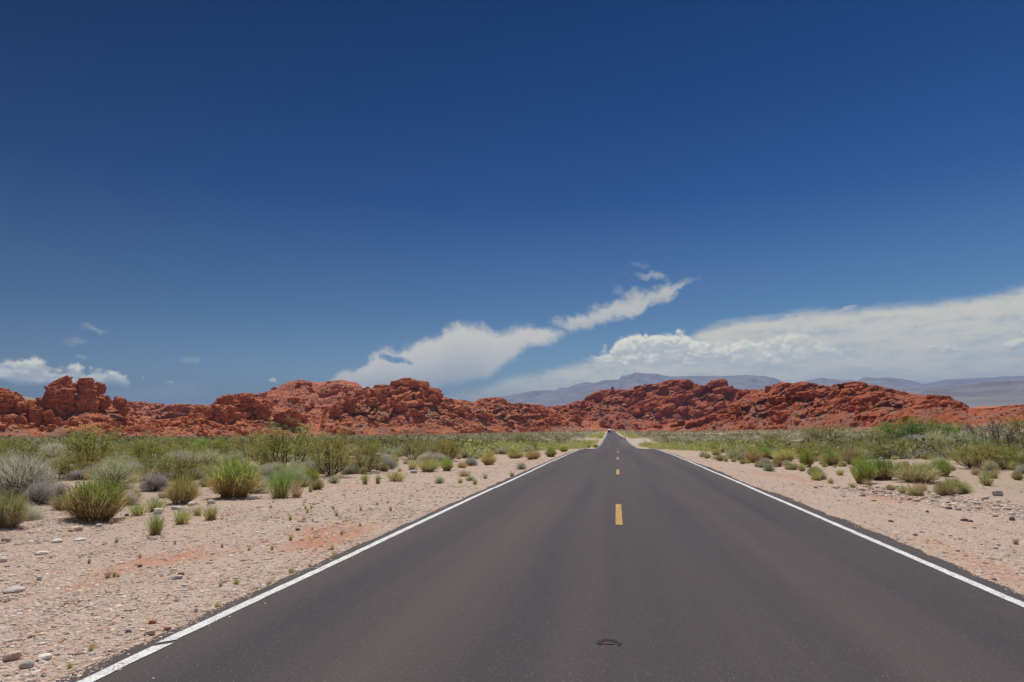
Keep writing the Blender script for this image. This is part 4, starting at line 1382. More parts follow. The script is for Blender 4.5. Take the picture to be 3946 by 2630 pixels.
# (kind, foot x, foot y, width, height in photo pixels, label)
BUSHES = [
    ('broom', 365, 2016, 235, 165, 'largest rounded green bush on the left gravel, brown at its foot'),
    ('fan', 597, 2064, 74, 84, 'small bright green clump alone on the gravel nearest the road'),
    ('tuft', 700, 2024, 90, 66, 'sparse green and tan clump right of the lone bright green clump'),
    ('tuft', 812, 2008, 76, 62, 'sparse yellow-green clump, rightmost of three on the left gravel'),
    ('tuft', 530, 1990, 84, 52, 'thin tan grass clump just right of the largest green bush'),
    ('tuft', 596, 1974, 92, 56, 'grass clump behind the round white stone on the left'),
    ('yellow', 700, 1945, 135, 118, 'tall straw-coloured clump left of the big green bush with a shaded foot'),
    ('broom', 905, 1924, 225, 172, 'big green bush with a dark shaded foot beside the left gravel'),
    ('fan', 1078, 1922, 122, 132, 'upright green bush touching the right side of the big shaded one'),
    ('dry', 1140, 1920, 84, 60, 'golden dry grass at the foot of the upright green bush'),
    ('bright', 1195, 1862, 86, 62, 'neat round bright green bush in front of the olive creosote'),
    ('creo', 1272, 1840, 172, 170, 'yellow-olive creosote bush with bare stems showing, nearest the left gravel'),
    ('creo', 1105, 1818, 220, 175, 'loose twiggy olive bush left of the yellow-olive creosote'),
    ('dark', 340, 1812, 190, 160, 'large dark olive bush at the far left, behind the grey shrubs'),
    ('grey', 78, 1925, 225, 150, 'wide pale grey twig shrub at the left edge of the view'),
    ('purple', 150, 1948, 110, 85, 'dark purplish grey twig mound in front of the wide pale grey shrub'),
    ('flower', 25, 2040, 135, 135, 'grey-green bush cut off by the left edge, nearest the camera'),
    ('dark', 130, 1784, 80, 66, 'small round dark green bush above the grey shrubs on the left'),
    ('purple', 596, 1896, 105, 74, 'silver-topped purplish shrub between the two big green bushes'),
    ('sage', 432, 1890, 160, 120, 'dusty green shrub behind the largest rounded green bush'),
    ('purple', 232, 1916, 46, 52, 'small dark bluish twig shrub left of the largest rounded bush'),
    ('creo', 575, 1800, 150, 95, 'spreading yellow-green bush on a dark stem in the left scrub'),
    ('bright', 772, 1760, 95, 74, 'vivid green bush standing out in the left scrub'),
    ('bright', 846, 1756, 80, 68, 'second vivid green bush, mixed with tan twigs, in the left scrub'),
    ('creo', 985, 1775, 150, 105, 'olive bush half hidden behind the loose twiggy bush'),
    ('grey', 205, 1790, 120, 78, 'pale grey shrub left of the large dark olive bush'),
    ('grey', 690, 1815, 120, 75, 'grey shrub behind a bare sandy gap in the left scrub'),
    ('sage', 800, 1810, 130, 80, 'grey-green shrub above the sandy gap on the left'),
    ('dry', 760, 1990, 60, 40, 'low tan grass between the sparse clumps'),
    ('grey', 490, 1948, 80, 50, 'low grey twig shrub right of the largest rounded bush top'),
    ('sage', 20, 1830, 110, 70, 'yellowish shrub above the wide pale grey shrub at the left edge'),
    ('purple', 740, 1790, 44, 34, 'little dark shrub in shade in the left scrub'),
    ('dark', 1996, 1730, 92, 66, 'rounded dark bush standing tallest in the scrub left of the road'),
    ('yellow', 1785, 1758, 62, 44, 'brownish round bush left of the tallest dark roadside bush'),
    ('yellow', 1883, 1793, 78, 62, 'yellow-green grassy bush by the left verge'),
    ('bright', 1722, 1816, 62, 56, 'deep green bush beside golden bushes on the left verge'),
    ('yellow', 1650, 1820, 100, 56, 'golden-green bush touching the deep green one'),
    ('dry', 1590, 1812, 80, 48, 'golden grassy bush left of the golden-green bush'),
    ('sage', 1508, 1806, 58, 52, 'brownish thin shrub near the pale boulder'),
    ('tuft', 1527, 1858, 112, 46, 'wide low green clump with straw edges on the left gravel'),
    ('tuft', 1407, 1868, 42, 50, 'slim yellow-green clump left of the wide low clump'),
    ('tuft', 1456, 1866, 32, 42, 'slim pale clump touching the wide low clump'),
    ('tuft', 1196, 1898, 26, 36, 'tiny upright yellow-green clump alone on bare gravel'),
    ('sage', 1694, 1865, 46, 32, 'small grey-green leafy plant on the left verge'),
    ('sage', 1813, 1853, 42, 22, 'low pale green cushion plant close to the left road edge'),
    ('tuft', 1774, 1864, 30, 24, 'small yellow clump left of the low pale cushion'),
    ('dry', 1788, 1838, 88, 30, 'low dry tan tussocks behind the pale cushion'),
    ('grey', 1813, 1796, 62, 36, 'grey-green mound left of the yellow-green grassy bush'),
    ('yellow', 1780, 1804, 52, 26, 'low golden bush in front of the grey-green mound'),
    ('sage', 2009, 1810, 46, 32, 'pale thin plant at the left road edge'),
    ('bright', 2123, 1762, 58, 42, 'dark green roadside bush nearest the left crest of the road'),
    ('yellow', 2052, 1772, 82, 46, 'yellow-green bushes left of the dark roadside bush'),
    ('yellow', 1985, 1768, 90, 38, 'mustard-yellow bush in the left roadside row'),
    ('bright', 2173, 1742, 46, 24, 'small green bush right of the dark roadside one'),
    ('bright', 2262, 1728, 36, 16, 'far green tuft left of where the road dips'),
    ('bright', 2296, 1726, 26, 15, 'last green bush left of the road before the dip'),
    ('dark', 2316, 1691, 13, 9, 'tiny dark bush beside the far road'),
    # right of the road
    ('bright', 2592, 1726, 78, 26, 'low bright green bush where the road crests on the right'),
    ('bright', 2684, 1736, 68, 30, 'second low green bush along the right verge'),
    ('sage', 2648, 1733, 28, 12, 'small grey plant between the first two green bushes on the right'),
    ('yellow', 2819, 1722, 46, 28, 'yellow-green bush behind the greyish dome on the right'),
    ('sage', 2832, 1771, 76, 42, 'greyish green dome on the right verge'),
    ('grey', 2868, 1777, 34, 36, 'pale thin shrub touching the greyish dome'),
    ('flower', 2761, 1757, 44, 28, 'small pale plant dotted with yellow flowers'),
    ('yellow', 2905, 1785, 76, 60, 'yellow-green tall bush right of the pale thin shrub'),
    ('broom', 2945, 1772, 92, 54, 'green bush in the middle of the right verge row'),
    ('yellow', 3020, 1780, 100, 56, 'mustard-green bush in the middle of the right verge row'),
    ('grey', 2950, 1794, 54, 30, 'pale straw shrub in front of the verge row'),
    ('bright', 3108, 1802, 66, 80, 'upright bright green bush at the right end of the verge row'),
    ('dry', 3085, 1808, 64, 24, 'rusty low grass at the foot of the upright green bush'),
    ('broom', 3205, 1796, 82, 64, 'green bush with straw sides right of the upright one'),
    ('grey', 2917, 1722, 62, 44, 'grey dome shrub behind the verge row on the right'),
    ('yellow', 2857, 1716, 46, 28, 'rusty yellow shrub behind the right verge'),
    ('dark', 3185, 1712, 145, 68, 'wide olive bush in the scrub right of the road'),
    ('dark', 2965, 1704, 56, 36, 'small dark olive bush above the grey dome shrub'),
    ('grey', 3195, 1734, 64, 34, 'pale grey mound in front of the wide olive bush'),
    ('purple', 3131, 1737, 54, 32, 'dark grey twig mound left of the pale grey mound'),
    ('bright', 3328, 1866, 96, 112, 'tallest green bush on the right gravel, nearest the road'),
    ('broom', 3398, 1852, 132, 88, 'green bush joined to the right of the tallest one'),
    ('flower', 3540, 1864, 170, 78, 'low olive bush with small yellow flowers on the right gravel'),
    ('bright', 3637, 1838, 62, 66, 'green bush behind the low flowering one on the right'),
    ('flower', 3280, 1790, 112, 80, 'straw-green bush with yellow flowers behind the tallest right bush'),
    ('yellow', 3428, 1757, 64, 46, 'golden-green clump right of the pink and white rock'),
    ('purple', 3526, 1715, 98, 38, 'dark grey mound under the tall vivid bush'),
    ('willow', 3540, 1706, 235, 88, 'tall vivid green bush rising above the right scrub'),
    ('dark', 3371, 1714, 115, 56, 'dark olive bush left of the tall vivid one'),
    ('sage', 3612, 1738, 120, 76, 'tan-olive rounded shrub right of the dark grey mound'),
    ('sage', 3710, 1754, 160, 86, 'large olive-grey shrub above the red-brown slab'),
    ('bare', 3821, 1724, 140, 92, 'bare dark-branched shrub near the right edge'),
    ('bare', 3918, 1764, 120, 90, 'twiggy dark shrub cut by the right edge'),
    ('creo', 3935, 1684, 90, 64, 'olive bush on the rise at the right edge'),
]
TAKEN = []
for kd, sx, sy, w, h, lab in BUSHES:
    x, y, z, d = on_ground(sx, sy)
    px = math.hypot(x, y) / F_S * 1.0
    w_, h_ = w * px * 1.03, h * px * (.90 if kd in ('creo', 'dark') else 1.0)
    # the foot is the front of the plant: its middle stands a little farther back
    k = 1 + .25 * w_ / max(d, 1)
    x, y = x * k, y * k
    rz = -math.atan2(x, y) if kd == 'willow' else None
    plant(kd, x, y, float(T(x, y)) - .01, w_, h_, lab, rz=rz)
    TAKEN.append((x, y, w_ / 2))
TAKEN = np.array(TAKEN)

# the scrub between: countable shrubs in the nearer belt, then the mass beyond
rng = np.random.default_rng(2024)
FILL = [('creo', .11, (1.1, 2.0), (.6, 1.0), 'olive creosote bush in the mixed scrub'), ('dark', .07, (.9, 1.7), (.55, .95), 'dark green bush in the mixed scrub'),
        ('sage', .34, (.6, 1.3), (.38, .70), 'dusty sage shrub in the mixed scrub'), ('grey', .29, (.5, 1.1), (.30, .60), 'pale grey twig shrub in the mixed scrub'),
        ('purple', .08, (.4, .9), (.3, .55), 'dark grey twig mound in the mixed scrub'), ('dry', .10, (.4, .8), (.3, .5), 'tan dry grass tussock in the mixed scrub')]
FILL_GROUP = {'creo': 'creosote bushes in the scrub', 'dark': 'dark bushes in the scrub', 'sage': 'sage shrubs in the scrub', 'grey': 'grey twig shrubs in the scrub',
              'purple': 'dark twig mounds in the scrub', 'dry': 'dry tussocks in the scrub'}


def scrub_limit(x, y):
    """how near to the road scrub may stand"""
    d = x - rc(y)
    return np.where(d < 0, -d - np.interp(y, [0, 10, 30, 60, 120], [8.5, 9.3, 9.0, 6.8, 4.8]), d - np.interp(y, [0, 14, 30, 60, 120], [19, 18.5, 12, 6.6, 4.8]))


def in_view(x, y, m=.03):
    a = np.arctan2(x, y)
    return (a > azel(0, 1700)[0] - m) & (a < azel(3946, 1700)[0] + m)


cnt, tries = 0, 0
HAVE = {}
for b_ in BUSHES:
    HAVE[KIND[b_[0]][0]] = HAVE.get(KIND[b_[0]][0], 0) + 1
CAP = {'sage_shrub': 235, 'grey_shrub': 255, 'creosote_bush': 165, 'dry_tussock': 110}
while cnt < 800 and tries < 40000:
    tries += 1
    a = rng.uniform(azel(0, 1700)[0] - .02, azel(3946, 1700)[0] + .02)
    r = math.sqrt(rng.uniform(12 ** 2, 62 ** 2)) if rng.uniform() < .5 else rng.uniform(12, 48)
    x, y = math.sin(a) * r, math.cos(a) * r
    if scrub_limit(x, y) < 0:
        continue
    if fbm(np.array(x / 7), np.array(y / 7), np.array(0.), 2, seed=77) < -.28 and r < 40:
        continue
    u_ = rng.uniform()
    for kd, pr, wr, hr, lab in FILL:
        if u_ < pr:
            break
        u_ -= pr
    if kd in ('creo', 'dark') and r < 21:
        continue
    if HAVE.get(KIND[kd][0], 0) >= CAP[KIND[kd][0]]:
        continue
    w = rng.uniform(*wr)
    if len(TAKEN) and (np.hypot(TAKEN[:, 0] - x, TAKEN[:, 1] - y) < (TAKEN[:, 2] + w / 2) * (.62 if kd in ('creo', 'dark') else .44)).any():
        if r < 30 or rng.uniform() < .75:
            continue
    TAKEN = np.concatenate([TAKEN, [[x, y, w / 2]]])
    side = 'left of the road' if x < 0 else 'right of the road'
    far = ' near' if r < 35 else ' well back,'
    plant(kd, x, y, float(T(x, y)) - .01, w, rng.uniform(*hr), f'{lab} {side}', FILL_GROUP[kd] + (' left' if x < 0 else ' right') + ' of the road')
    HAVE[KIND[kd][0]] = HAVE.get(KIND[kd][0], 0) + 1
    cnt += 1

# straw tufts scattered on the left gravel
for k in range(34):
    y = rng.uniform(4.2, 14)
    x = rng.uniform(-9.0, -4.0)
    w = rng.uniform(.05, .12)
    plant('dry', x, y, float(T(x, y)), w, w * rng.uniform(.7, 1.2), 'tiny straw tuft on the open gravel left of the road', 'tiny straw tufts on the left gravel')
# low tufts that close the gaps between the nearer bushes
cnt = 0
while cnt < 270:
    a = rng.uniform(azel(0, 1700)[0], azel(3946, 1700)[0])
    r = rng.uniform(11, 42)
    x, y = math.sin(a) * r, math.cos(a) * r
    lim_ = scrub_limit(x, y) if x < 0 else x - rc(y) - np.interp(y, [16, 20, 30, 60], [8.6, 7.6, 6.2, 5.0])
    if lim_ < (.4 if y < 17 else -1.0) or lim_ > 14 or rng.uniform() > math.exp(-max(lim_, 0) / 7):
        continue
    if x > 0 and y < 16.5:
        continue
    if (np.hypot(TAKEN[:len(BUSHES), 0] - x, TAKEN[:len(BUSHES), 1] - y) < TAKEN[:len(BUSHES), 2] + .35).any() and y < 30:
        continue
    kd = ('dry', 'tuft', 'sage', 'flower', 'dry')[rng.integers(5)]
    w = rng.uniform(.28, .65)
    side = 'left' if x < 0 else 'right'
    plant(kd, x, y, float(T(x, y)) - .01, w, w * rng.uniform(.5, .85), {'dry': 'low straw tuft between the bushes', 'tuft': 'low green tuft between the bushes', 'sage': 'low dusty plant between the bushes',
          'flower': 'low yellowish plant between the bushes'}[kd] + f' {side} of the road', {'dry': 'straw tufts', 'tuft': 'green tufts', 'sage': 'dusty low plants', 'flower': 'yellowish low plants'}[kd] + f' between the bushes {side} of the road')
    cnt += 1

# small weeds along the tarmac edge
k = 0
for sx, sy in ((2060, 1840), (1090, 2380), (755, 2362), (665, 2450), (268, 2580), (350, 2510), (860, 2350), (1120, 2210), (1160, 2220), (1280, 2120), (1185, 2290), (1240, 2270), (1350, 2195),
               (440, 2225), (415, 2230), (455, 2228), (1830, 1868), (1870, 1845), (850, 2262), (910, 2255), (3915, 2100), (1420, 2150), (1500, 2110)):
    x, y, z, d = on_ground(sx, sy)
    if edge_l(np.array([y]))[0] - .03 < x < edge_r(np.array([y]))[0] + .03:
        x = edge_l(np.array([y]))[0] - .05
    s = 24 * d / F_S * rng.uniform(.6, 1.1)
    k += 1
    plant('tuft' if k % 3 else 'dry', x, y, float(T(x, y)), s * 1.3, s, 'small weed sprouting in the gravel by the road edge', 'weeds by the road edge')


def scrub_mass():
    rng = np.random.default_rng(5)
    n = 60000
    a = rng.uniform(azel(-150, 1700)[0], azel(4100, 1700)[0], n)
    q = rng.uniform(0, 1, n)
    r = np.where(rng.uniform(0, 1, n) < .40, 40 * (860 / 40) ** q, 120 + 720 * q)
    x, y = np.sin(a) * r, np.cos(a) * r
    keep = (scrub_limit(x, y) > -.3) & (r < BASE_R(a) * 1.0 + 25) & ~((pale_at(x, y)) > .2)
    thin = fbm(x / 18, y / 18, 0 * x, 3, seed=78)
    keep &= thin > -.45
    keep &= rng.uniform(0, 1, n) < np.clip(r / 90, .4, 1)
    x, y, r = x[keep], y[keep], r[keep]
    n = len(x)
    kind = rng.choice(6, n, p=[.20, .14, .30, .22, .08, .06])
    pal = np.array([(.39, .40, .23), (.20, .215, .10), (.50, .50, .375), (.58, .56, .47), (.44, .48, .22), (.58, .51, .34)])
    col = pal[kind] * rng.uniform(.75, 1.25, (n, 1))
    w = np.where(kind < 2, rng.uniform(1.0, 2.2, n), rng.uniform(.6, 1.3, n))
    h = np.where(kind == 1, rng.uniform(.8, 1.4, n), rng.uniform(.4, .85, n))
    # near the road the verge plants are yellow-green
    vg = np.abs(x - rc(y)) < 8 + 4 * rng.uniform(0, 1, n)
    col[vg] = np.array([(.45, .50, .18)]) * rng.uniform(.8, 1.25, (vg.sum(), 1))
    z = T(x, y)
    out = []
    for sel, m, k_ in ((r < 110, 110, .095), ((r >= 110) & (r < 260), 44, .15), (r >= 260, 20, .24)):
        nn = int(sel.sum())
        d = rng.normal(size=(nn, m, 3))
        d[..., 2] = np.abs(d[..., 2])
        d /= np.linalg.norm(d, axis=2, keepdims=True)
        C = d * rng.uniform(.45, 1.0, (nn, m, 1))
        C[..., 0] *= w[sel][:, None] / 2
        C[..., 1] *= w[sel][:, None] / 2
        C[..., 2] *= h[sel][:, None]
        C += np.stack([x, y, z], -1)[sel][:, None, :]
        C = C.reshape(-1, 3)
        sz = np.repeat(w[sel] * k_, m) * rng.uniform(.6, 1.4, nn * m)
        V, F = leaves(C, 1.0, rng, 1.9)
        V = (V.reshape(-1, 4, 3) - C[:, None]) * sz[:, None, None] + C[:, None]
        cc = np.repeat(np.repeat(col[sel], m, 0) * rng.uniform(.75, 1.25, (nn * m, 1)), 4, 0)
        out.append((V.reshape(-1, 3), F, cc))
    V, F, cc = joined(out)
    o = make_mesh('desert_scrub', V, F, M_LEAF, col=np.clip(cc, 0, 1))
    return tag(o, 'low grey-green desert scrub filling the plain up to the red rocks', 'scrub', kind='stuff')


def pale_at(x, y):
    d = x - rc(y)
    p = ss(3, 4, d) * ss(10, 6.5, d - (y - 150) * .03) * ss(140, 160, y) * ss(228, 205, y)
    return np.maximum(p, ss(-4, -6, d) * ss(-13, -9, d) * ss(178, 190, y) * ss(225, 212, y))


scrub_mass()

# ------------------------------------------------------------------ stones
STONE_COL = np.array([(.66, .56, .47), (.60, .44, .34), (.52, .32, .235), (.50, .445, .41), (.72, .62, .52), (.56, .38, .285), (.34, .27, .24), (.64, .50, .39)])


def stones_vf(xy, rad, rng, sub=0, flat=(.22, .6), sink=.32, dz=0.0):
    n = len(xy)
    base_v, base_f = ICO[sub]
    m = len(base_v)
    V = np.repeat(base_v[None], n, 0) * (1 + rng.uniform(-.28, .28, (n, m, 1)))
    sc = np.stack([rng.uniform(.8, 1.5, n), rng.uniform(.7, 1.1, n), rng.uniform(*flat, n)], -1) * rad[:, None]
    V = V * sc[:, None, :]
    th = rng.uniform(0, 6.28, n)
    c, s = np.cos(th)[:, None], np.sin(th)[:, None]
    X = V[..., 0] * c - V[..., 1] * s
    Y = V[..., 0] * s + V[..., 1] * c
    z = T(xy[:, 0], xy[:, 1]) + dz + sc[:, 2] * (1 - 2 * sink) * .5
    V = np.stack([X + xy[:, :1], Y + xy[:, 1:2], V[..., 2] + z[:, None]], -1)
    F = (base_f[None] + (np.arange(n) * m)[:, None, None]).reshape(-1, 3)
    col = STONE_COL[rng.integers(0, len(STONE_COL), n)] * rng.uniform(.8, 1.2, (n, 1))
    return V.reshape(-1, 3), F, np.clip(np.repeat(col, m, 0), 0, 1)


def gravel():
    rng = np.random.default_rng(61)
    parts = []

    def spread(n, x0, x1, y0, y1, lo, hi, pw, test=None, tone=1.0):
        y = y0 * (y1 / y0) ** rng.uniform(0, 1, n)
        x = rng.uniform(x0, x1, n)
        ok = in_view(x, y, .02) & ((x < edge_l(y) - .02) | (x > edge_r(y) + .02))
        ok &= fbm(x / 1.6, y / 2.6, 0 * x, 3, seed=62) > rng.uniform(-.75, .15, n)
        if test is not None:
            ok &= test(x, y)
        x, y = x[ok], y[ok]
        r = lo * (hi / lo) ** (rng.uniform(0, 1, len(x)) ** pw)
        V_, F_, c_ = stones_vf(np.stack([x, y], -1), r, rng, 0)
        parts.append((V_, F_, c_ * tone))

    spread(75000, -11, -3.2, 3.0, 13, .005, .026, 2.4)
    spread(26000, -17, -3.2, 8, 36, .009, .042, 2.4)
    spread(22000, 3.4, 12, 4.5, 16, .005, .018, 3.0)
    spread(16000, 3.4, 16, 8, 40, .008, .034, 2.8)
    spread(2600, 3.8, 12, 4.5, 24, .010, .032, 1.8, None, .42)
    spread(2200, -11, -3.6, 3.2, 20, .008, .024, 1.8, None, .45)
    # the pale cobble bank right of the verge
    spread(40000, 5.5, 11, 9.0, 20, .010, .045, 2.0, lambda x, y: np.abs((x - 7.3) - (17.5 - y) * .24) < 1.0 + .6 * fbm(x, y, 0 * x, 2, seed=9))
    for sgn, ed in ((1, edge_l), (-1, edge_r)):
        y = 3.0 * (30 / 3.0) ** rng.uniform(0, 1, 2600)
        off = rng.exponential(.045, 2600) * np.clip(.4 + 2.2 * fbm(y / .9, 0 * y, 0 * y, 3, seed=66 + sgn), .1, 2)
        x = ed(y) + sgn * off
        parts.append(stones_vf(np.stack([x, y], -1), .003 + .010 * rng.uniform(0, 1, 2600) ** 2, rng, 0, dz=.036))
    V, F, c = joined(parts)
    o = make_mesh('gravel', V, F, M_STONE, col=c)
    tag(o, 'loose pale and reddish gravel strewn over both verges', 'gravel', kind='stuff')


gravel()

S_TPL = []
for i in range(7):
    p, f_ = boulder_shape(1 if i < 3 else 2, 500 + i, .02, .50)
    S_TPL.append((p, f_))


def stone(sx, sy, w, h, col, label, nm='stone', cat='stone', group=None, at=None, size=None, flat=True):
    if at is None:
        x, y, z, d = on_ground(sx, sy)
        px = d / F_S
        W_, H_ = w * px, h * px
    else:
        x, y = at
        z = float(T(x, y))
        W_, H_ = size
    p, f_ = S_TPL[rng.integers(len(S_TPL))]
    v = p * np.array([W_ / 2, W_ / 2 * rng.uniform(.7, 1.0), H_ * .62])
    v = v @ rot_z(-math.atan2(x, y) + rng.normal(0, .25)).T
    c = np.repeat(np.array([col]) * rng.uniform(.9, 1.1), len(v), 0)
    c = c * (1 + .25 * fbm(v[:, 0] / W_ * 5, v[:, 1] / W_ * 5, v[:, 2] / W_ * 5, 2, seed=4))[:, None]
    o = make_mesh(nm, v, f_, M_STONE, smooth=False, col=np.clip(c, 0, 1), loc=(x, y, z + H_ * .30))
    return tag(o, label, cat, group)


PALE, PINK, GREY, DARK, BROWN, BLUE = (.68, .62, .55), (.58, .43, .34), (.50, .46, .43), (.19, .15, .15), (.36, .17, .12), (.52, .53, .53)
for sx, sy, w, h, c_, lab in [
    (608, 1982, 30, 22, PALE, 'round white stone among the grass clumps on the left'),
    (735, 1950, 24, 14, PALE, 'pale pink stone below the tall straw-coloured clump'),
    (815, 1942, 26, 15, PALE, 'white stone at the dark foot of the big green bush'),
    (680, 1964, 30, 12, BLUE, 'flat blue-grey stone behind the sparse clumps'),
    (966, 1926, 28, 14, BLUE, 'grey-white stone in front of the big shaded green bush'),
    (487, 1990, 14, 10, DARK, 'dark stone right of the largest rounded bush'),
    (1147, 2046, 17, 11, (.25, .18, .19), 'purple-brown rounded stone alone on bare red gravel'),
    (10, 2166, 24, 16, PALE, 'white angular stone at the left edge'),
    (22, 2090, 26, 18, PINK, 'tan rounded stone at the left edge above the white one'),
    (218, 2092, 32, 12, PALE, 'flat white stone below the largest rounded bush'),
    (306, 2084, 38, 8, PALE, 'long thin white stone right of the flat white one'),
    (291, 2048, 42, 16, PINK, 'pale pink stone at the foot of the largest rounded bush'),
    (381, 2032, 24, 11, BLUE, 'small bluish stone under the largest rounded bush'),
    (161, 2136, 36, 9, PALE, 'flat cream stone on the left gravel'),
    (539, 2186, 15, 11, DARK, 'small black curled fragment in the middle of the left gravel'),
    (685, 2232, 30, 12, GREY, 'grey flat stone beside a rusty one near the red earth streak'),
    (697, 2218, 22, 10, (.44, .17, .09), 'rust-red stone beside the grey flat one'),
    (151, 2236, 17, 13, PALE, 'white cube-like stone on the left gravel'),
    (50, 2284, 56, 16, GREY, 'long grey slab half buried at the left'),
    (588, 2404, 22, 12, (.42, .15, .09), 'red flat stone near the road in the foreground'),
    (493, 2446, 18, 14, DARK, 'dark purple pebble in the foreground gravel'),
    (575, 2452, 34, 18, PINK, 'pink flat stone right of the dark purple pebble'),
    (645, 2432, 26, 14, BROWN, 'brown stone close to the white line in the foreground'),
    (45, 2546, 48, 24, PINK, 'big tan stone low at the left edge'),
    (168, 2548, 40, 16, PALE, 'flat pale stone right of the big tan one'),
    (100, 2580, 36, 24, GREY, 'grey stone in the bottom left corner'),
    (1460, 1780, 36, 36, (.48, .45, .42), 'pale grey boulder in the scrub left of the road'),
    (1594, 1824, 26, 14, BLUE, 'bluish white rock below the golden bushes on the left'),
    (1167, 1874, 24, 8, BROWN, 'brown flat stone below the neat round green bush'),
    (3365, 1738, 28, 25, (.50, .38, .37), 'pink and white rock standing right of the verge bushes'),
    (3386, 1738, 20, 9, PALE, 'small white stone touching the pink and white rock'),
    (3583, 1756, 58, 17, (.52, .44, .38), 'wide pale rock under the tan-olive shrub'),
    (3609, 1738, 24, 12, BLUE, 'grey rock behind the wide pale one'),
    (3647, 1766, 20, 25, (.42, .32, .28), 'upright pinkish rock left of the large olive-grey shrub'),
    (3694, 1782, 15, 12, GREY, 'small grey stone left of the red-brown slab'),
    (3752, 1782, 84, 17, (.24, .105, .075), 'long red-brown slab on the right gravel'),
    (3752, 1786, 16, 8, PALE, 'cream stone in front of the red-brown slab'),
    (3850, 1726, 42, 14, (.10, .09, .09), 'black rock under the bare dark-branched shrub'),
    (3878, 1776, 24, 11, PALE, 'white stone near the right edge'),
    (3901, 2008, 16, 13, DARK, 'round dark stone at the right edge of the gravel'),
    (3716, 2010, 22, 10, (.20, .15, .15), 'dark purplish stone, larger of a pair on the right gravel'),
    (3739, 2013, 17, 7, DARK, 'dark flat stone, smaller of a pair on the right gravel'),
    (3574, 1976, 10, 8, DARK, 'small dark stone below the cobble bank'),
    (3657, 1963, 18, 8, DARK, 'dark wedge stone at the edge of the cobble bank'),
    (3528, 2066, 14, 9, GREY, 'lone grey stone on the smooth right verge'),
    (3433, 2012, 17, 7, BROWN, 'brown broken stone on the smooth right verge'),
    (3845, 1912, 28, 20, (.5, .46, .43), 'grey-white cobble at the top of the cobble bank'),
]:
    stone(sx, sy, w, h, c_, lab, nm='boulder' if w * h > 800 else 'stone', cat='boulder' if w * h > 800 else 'stone')
# countable stones without names of their own
k = 0
while k < 150:
    y = 3.2 * (22 / 3.2) ** rng.uniform()
    x = rng.uniform(-11, -3.7)
    if not in_view(np.array(x), np.array(y), -.01):
        continue
    s = rng.uniform(.028, .066) * (.8 + .03 * y)
    stone(0, 0, 0, 0, STONE_COL[rng.integers(8)] * 1.05, 'loose stone lying on the gravel left of the road', group='stones on the left gravel', at=(x, y), size=(s * 1.3, s * rng.uniform(.25, .45)))
    k += 1
k = 0
while k < 110:
    y = rng.uniform(9.5, 21)
    x = 7.4 + (17.5 - y) * .24 + rng.normal(0, .7)
    if not in_view(np.array(x), np.array(y), -.01) or x < 5.2:
        continue
    s = rng.uniform(.05, .12)
    stone(0, 0, 0, 0, STONE_COL[rng.integers(8)] * np.array([1.0, 1.02, 1.05]), 'cobble in the pale stony bank right of the road', 'cobble', 'stone', 'cobbles in the stony bank', at=(x, y), size=(s * 1.3, s * rng.uniform(.4, .8)))
    k += 1

# ------------------------------------------------------------------ vehicles, sign, post
M_WHITEP = simple_mat('white_car_paint', (.70, .70, .70), .35, .5)
M_DARKP = simple_mat('dark_blue_paint', (.018, .024, .036), .35, .5)
M_GLASS = simple_mat('dark_glass', (.012, .018, .024), .08, .6)
M_TYRE = simple_mat('tyre_rubber', (.02, .02, .02), .85, .2)
M_RED = simple_mat('tail_light_red', (.30, .012, .010), .3, .5)
M_METAL = simple_mat('galvanised_steel', (.36, .36, .37), .5, .4, .8)
M_SIGN = simple_mat('sign_yellow', (.62, .32, .02), .5, .3)
M_BLACK = simple_mat('black_print', (.02, .02, .02), .6, .2)


def loft(sections):
    """rings of equal length -> closed shell"""
    n = len(sections[0])
    V_ = np.concatenate([np.array(s, float) for s in sections])
    F_ = []
    for i in range(len(sections) - 1):
        for j in range(n):
            a, b = i * n + j, i * n + (j + 1) % n
            F_.append((a, b, b + n, a + n))
    for base, flip in ((0, True), ((len(sections) - 1) * n, False)):
        for j in range(1, n - 2, 2):
            q = (base, base + j, base + j + 1, base + j + 2)
            F_.append(q[::-1] if flip else q)
    return V_, np.array(F_)


def section(y, half, z0, z1, inset, r=.12):
    """a rounded cross-section across the vehicle"""
    return [(-half + r, y, z0), (half - r, y, z0), (half, y, z0 + r), (half, y, z0 + (z1 - z0) * .5), (half - inset, y, z1 - r), (half - inset - r, y, z1),
            (-half + inset + r, y, z1), (-half + inset, y, z1 - r), (-half, y, z0 + (z1 - z0) * .5), (-half, y, z0 + r)]


def wheel_vf(x, y, r, w):
    th = np.linspace(0, 2 * np.pi, 20, endpoint=False)
    secs = []
    for dx, rr_ in ((-w / 2, r * .55), (-w / 2, r * .92), (-w / 2 + .03, r), (w / 2 - .03, r), (w / 2, r * .92), (w / 2, r * .55)):
        secs.append([(x + dx, y + rr_ * math.cos(t), r + rr_ * math.sin(t)) for t in th])
    return loft(secs)


def vehicle(name, loc, rz, half, length, secs, roof, body_m, roof_m, label, cat, wr):
    root = empty(name, loc, rz)
    tag(root, label, cat)
    V_, F_ = loft([section(*s) for s in secs])
    make_mesh('body', V_, F_, body_m, root)
    V_, F_ = loft([section(*s) for s in roof])
    make_mesh('roof', V_, F_, roof_m, root)
    return root


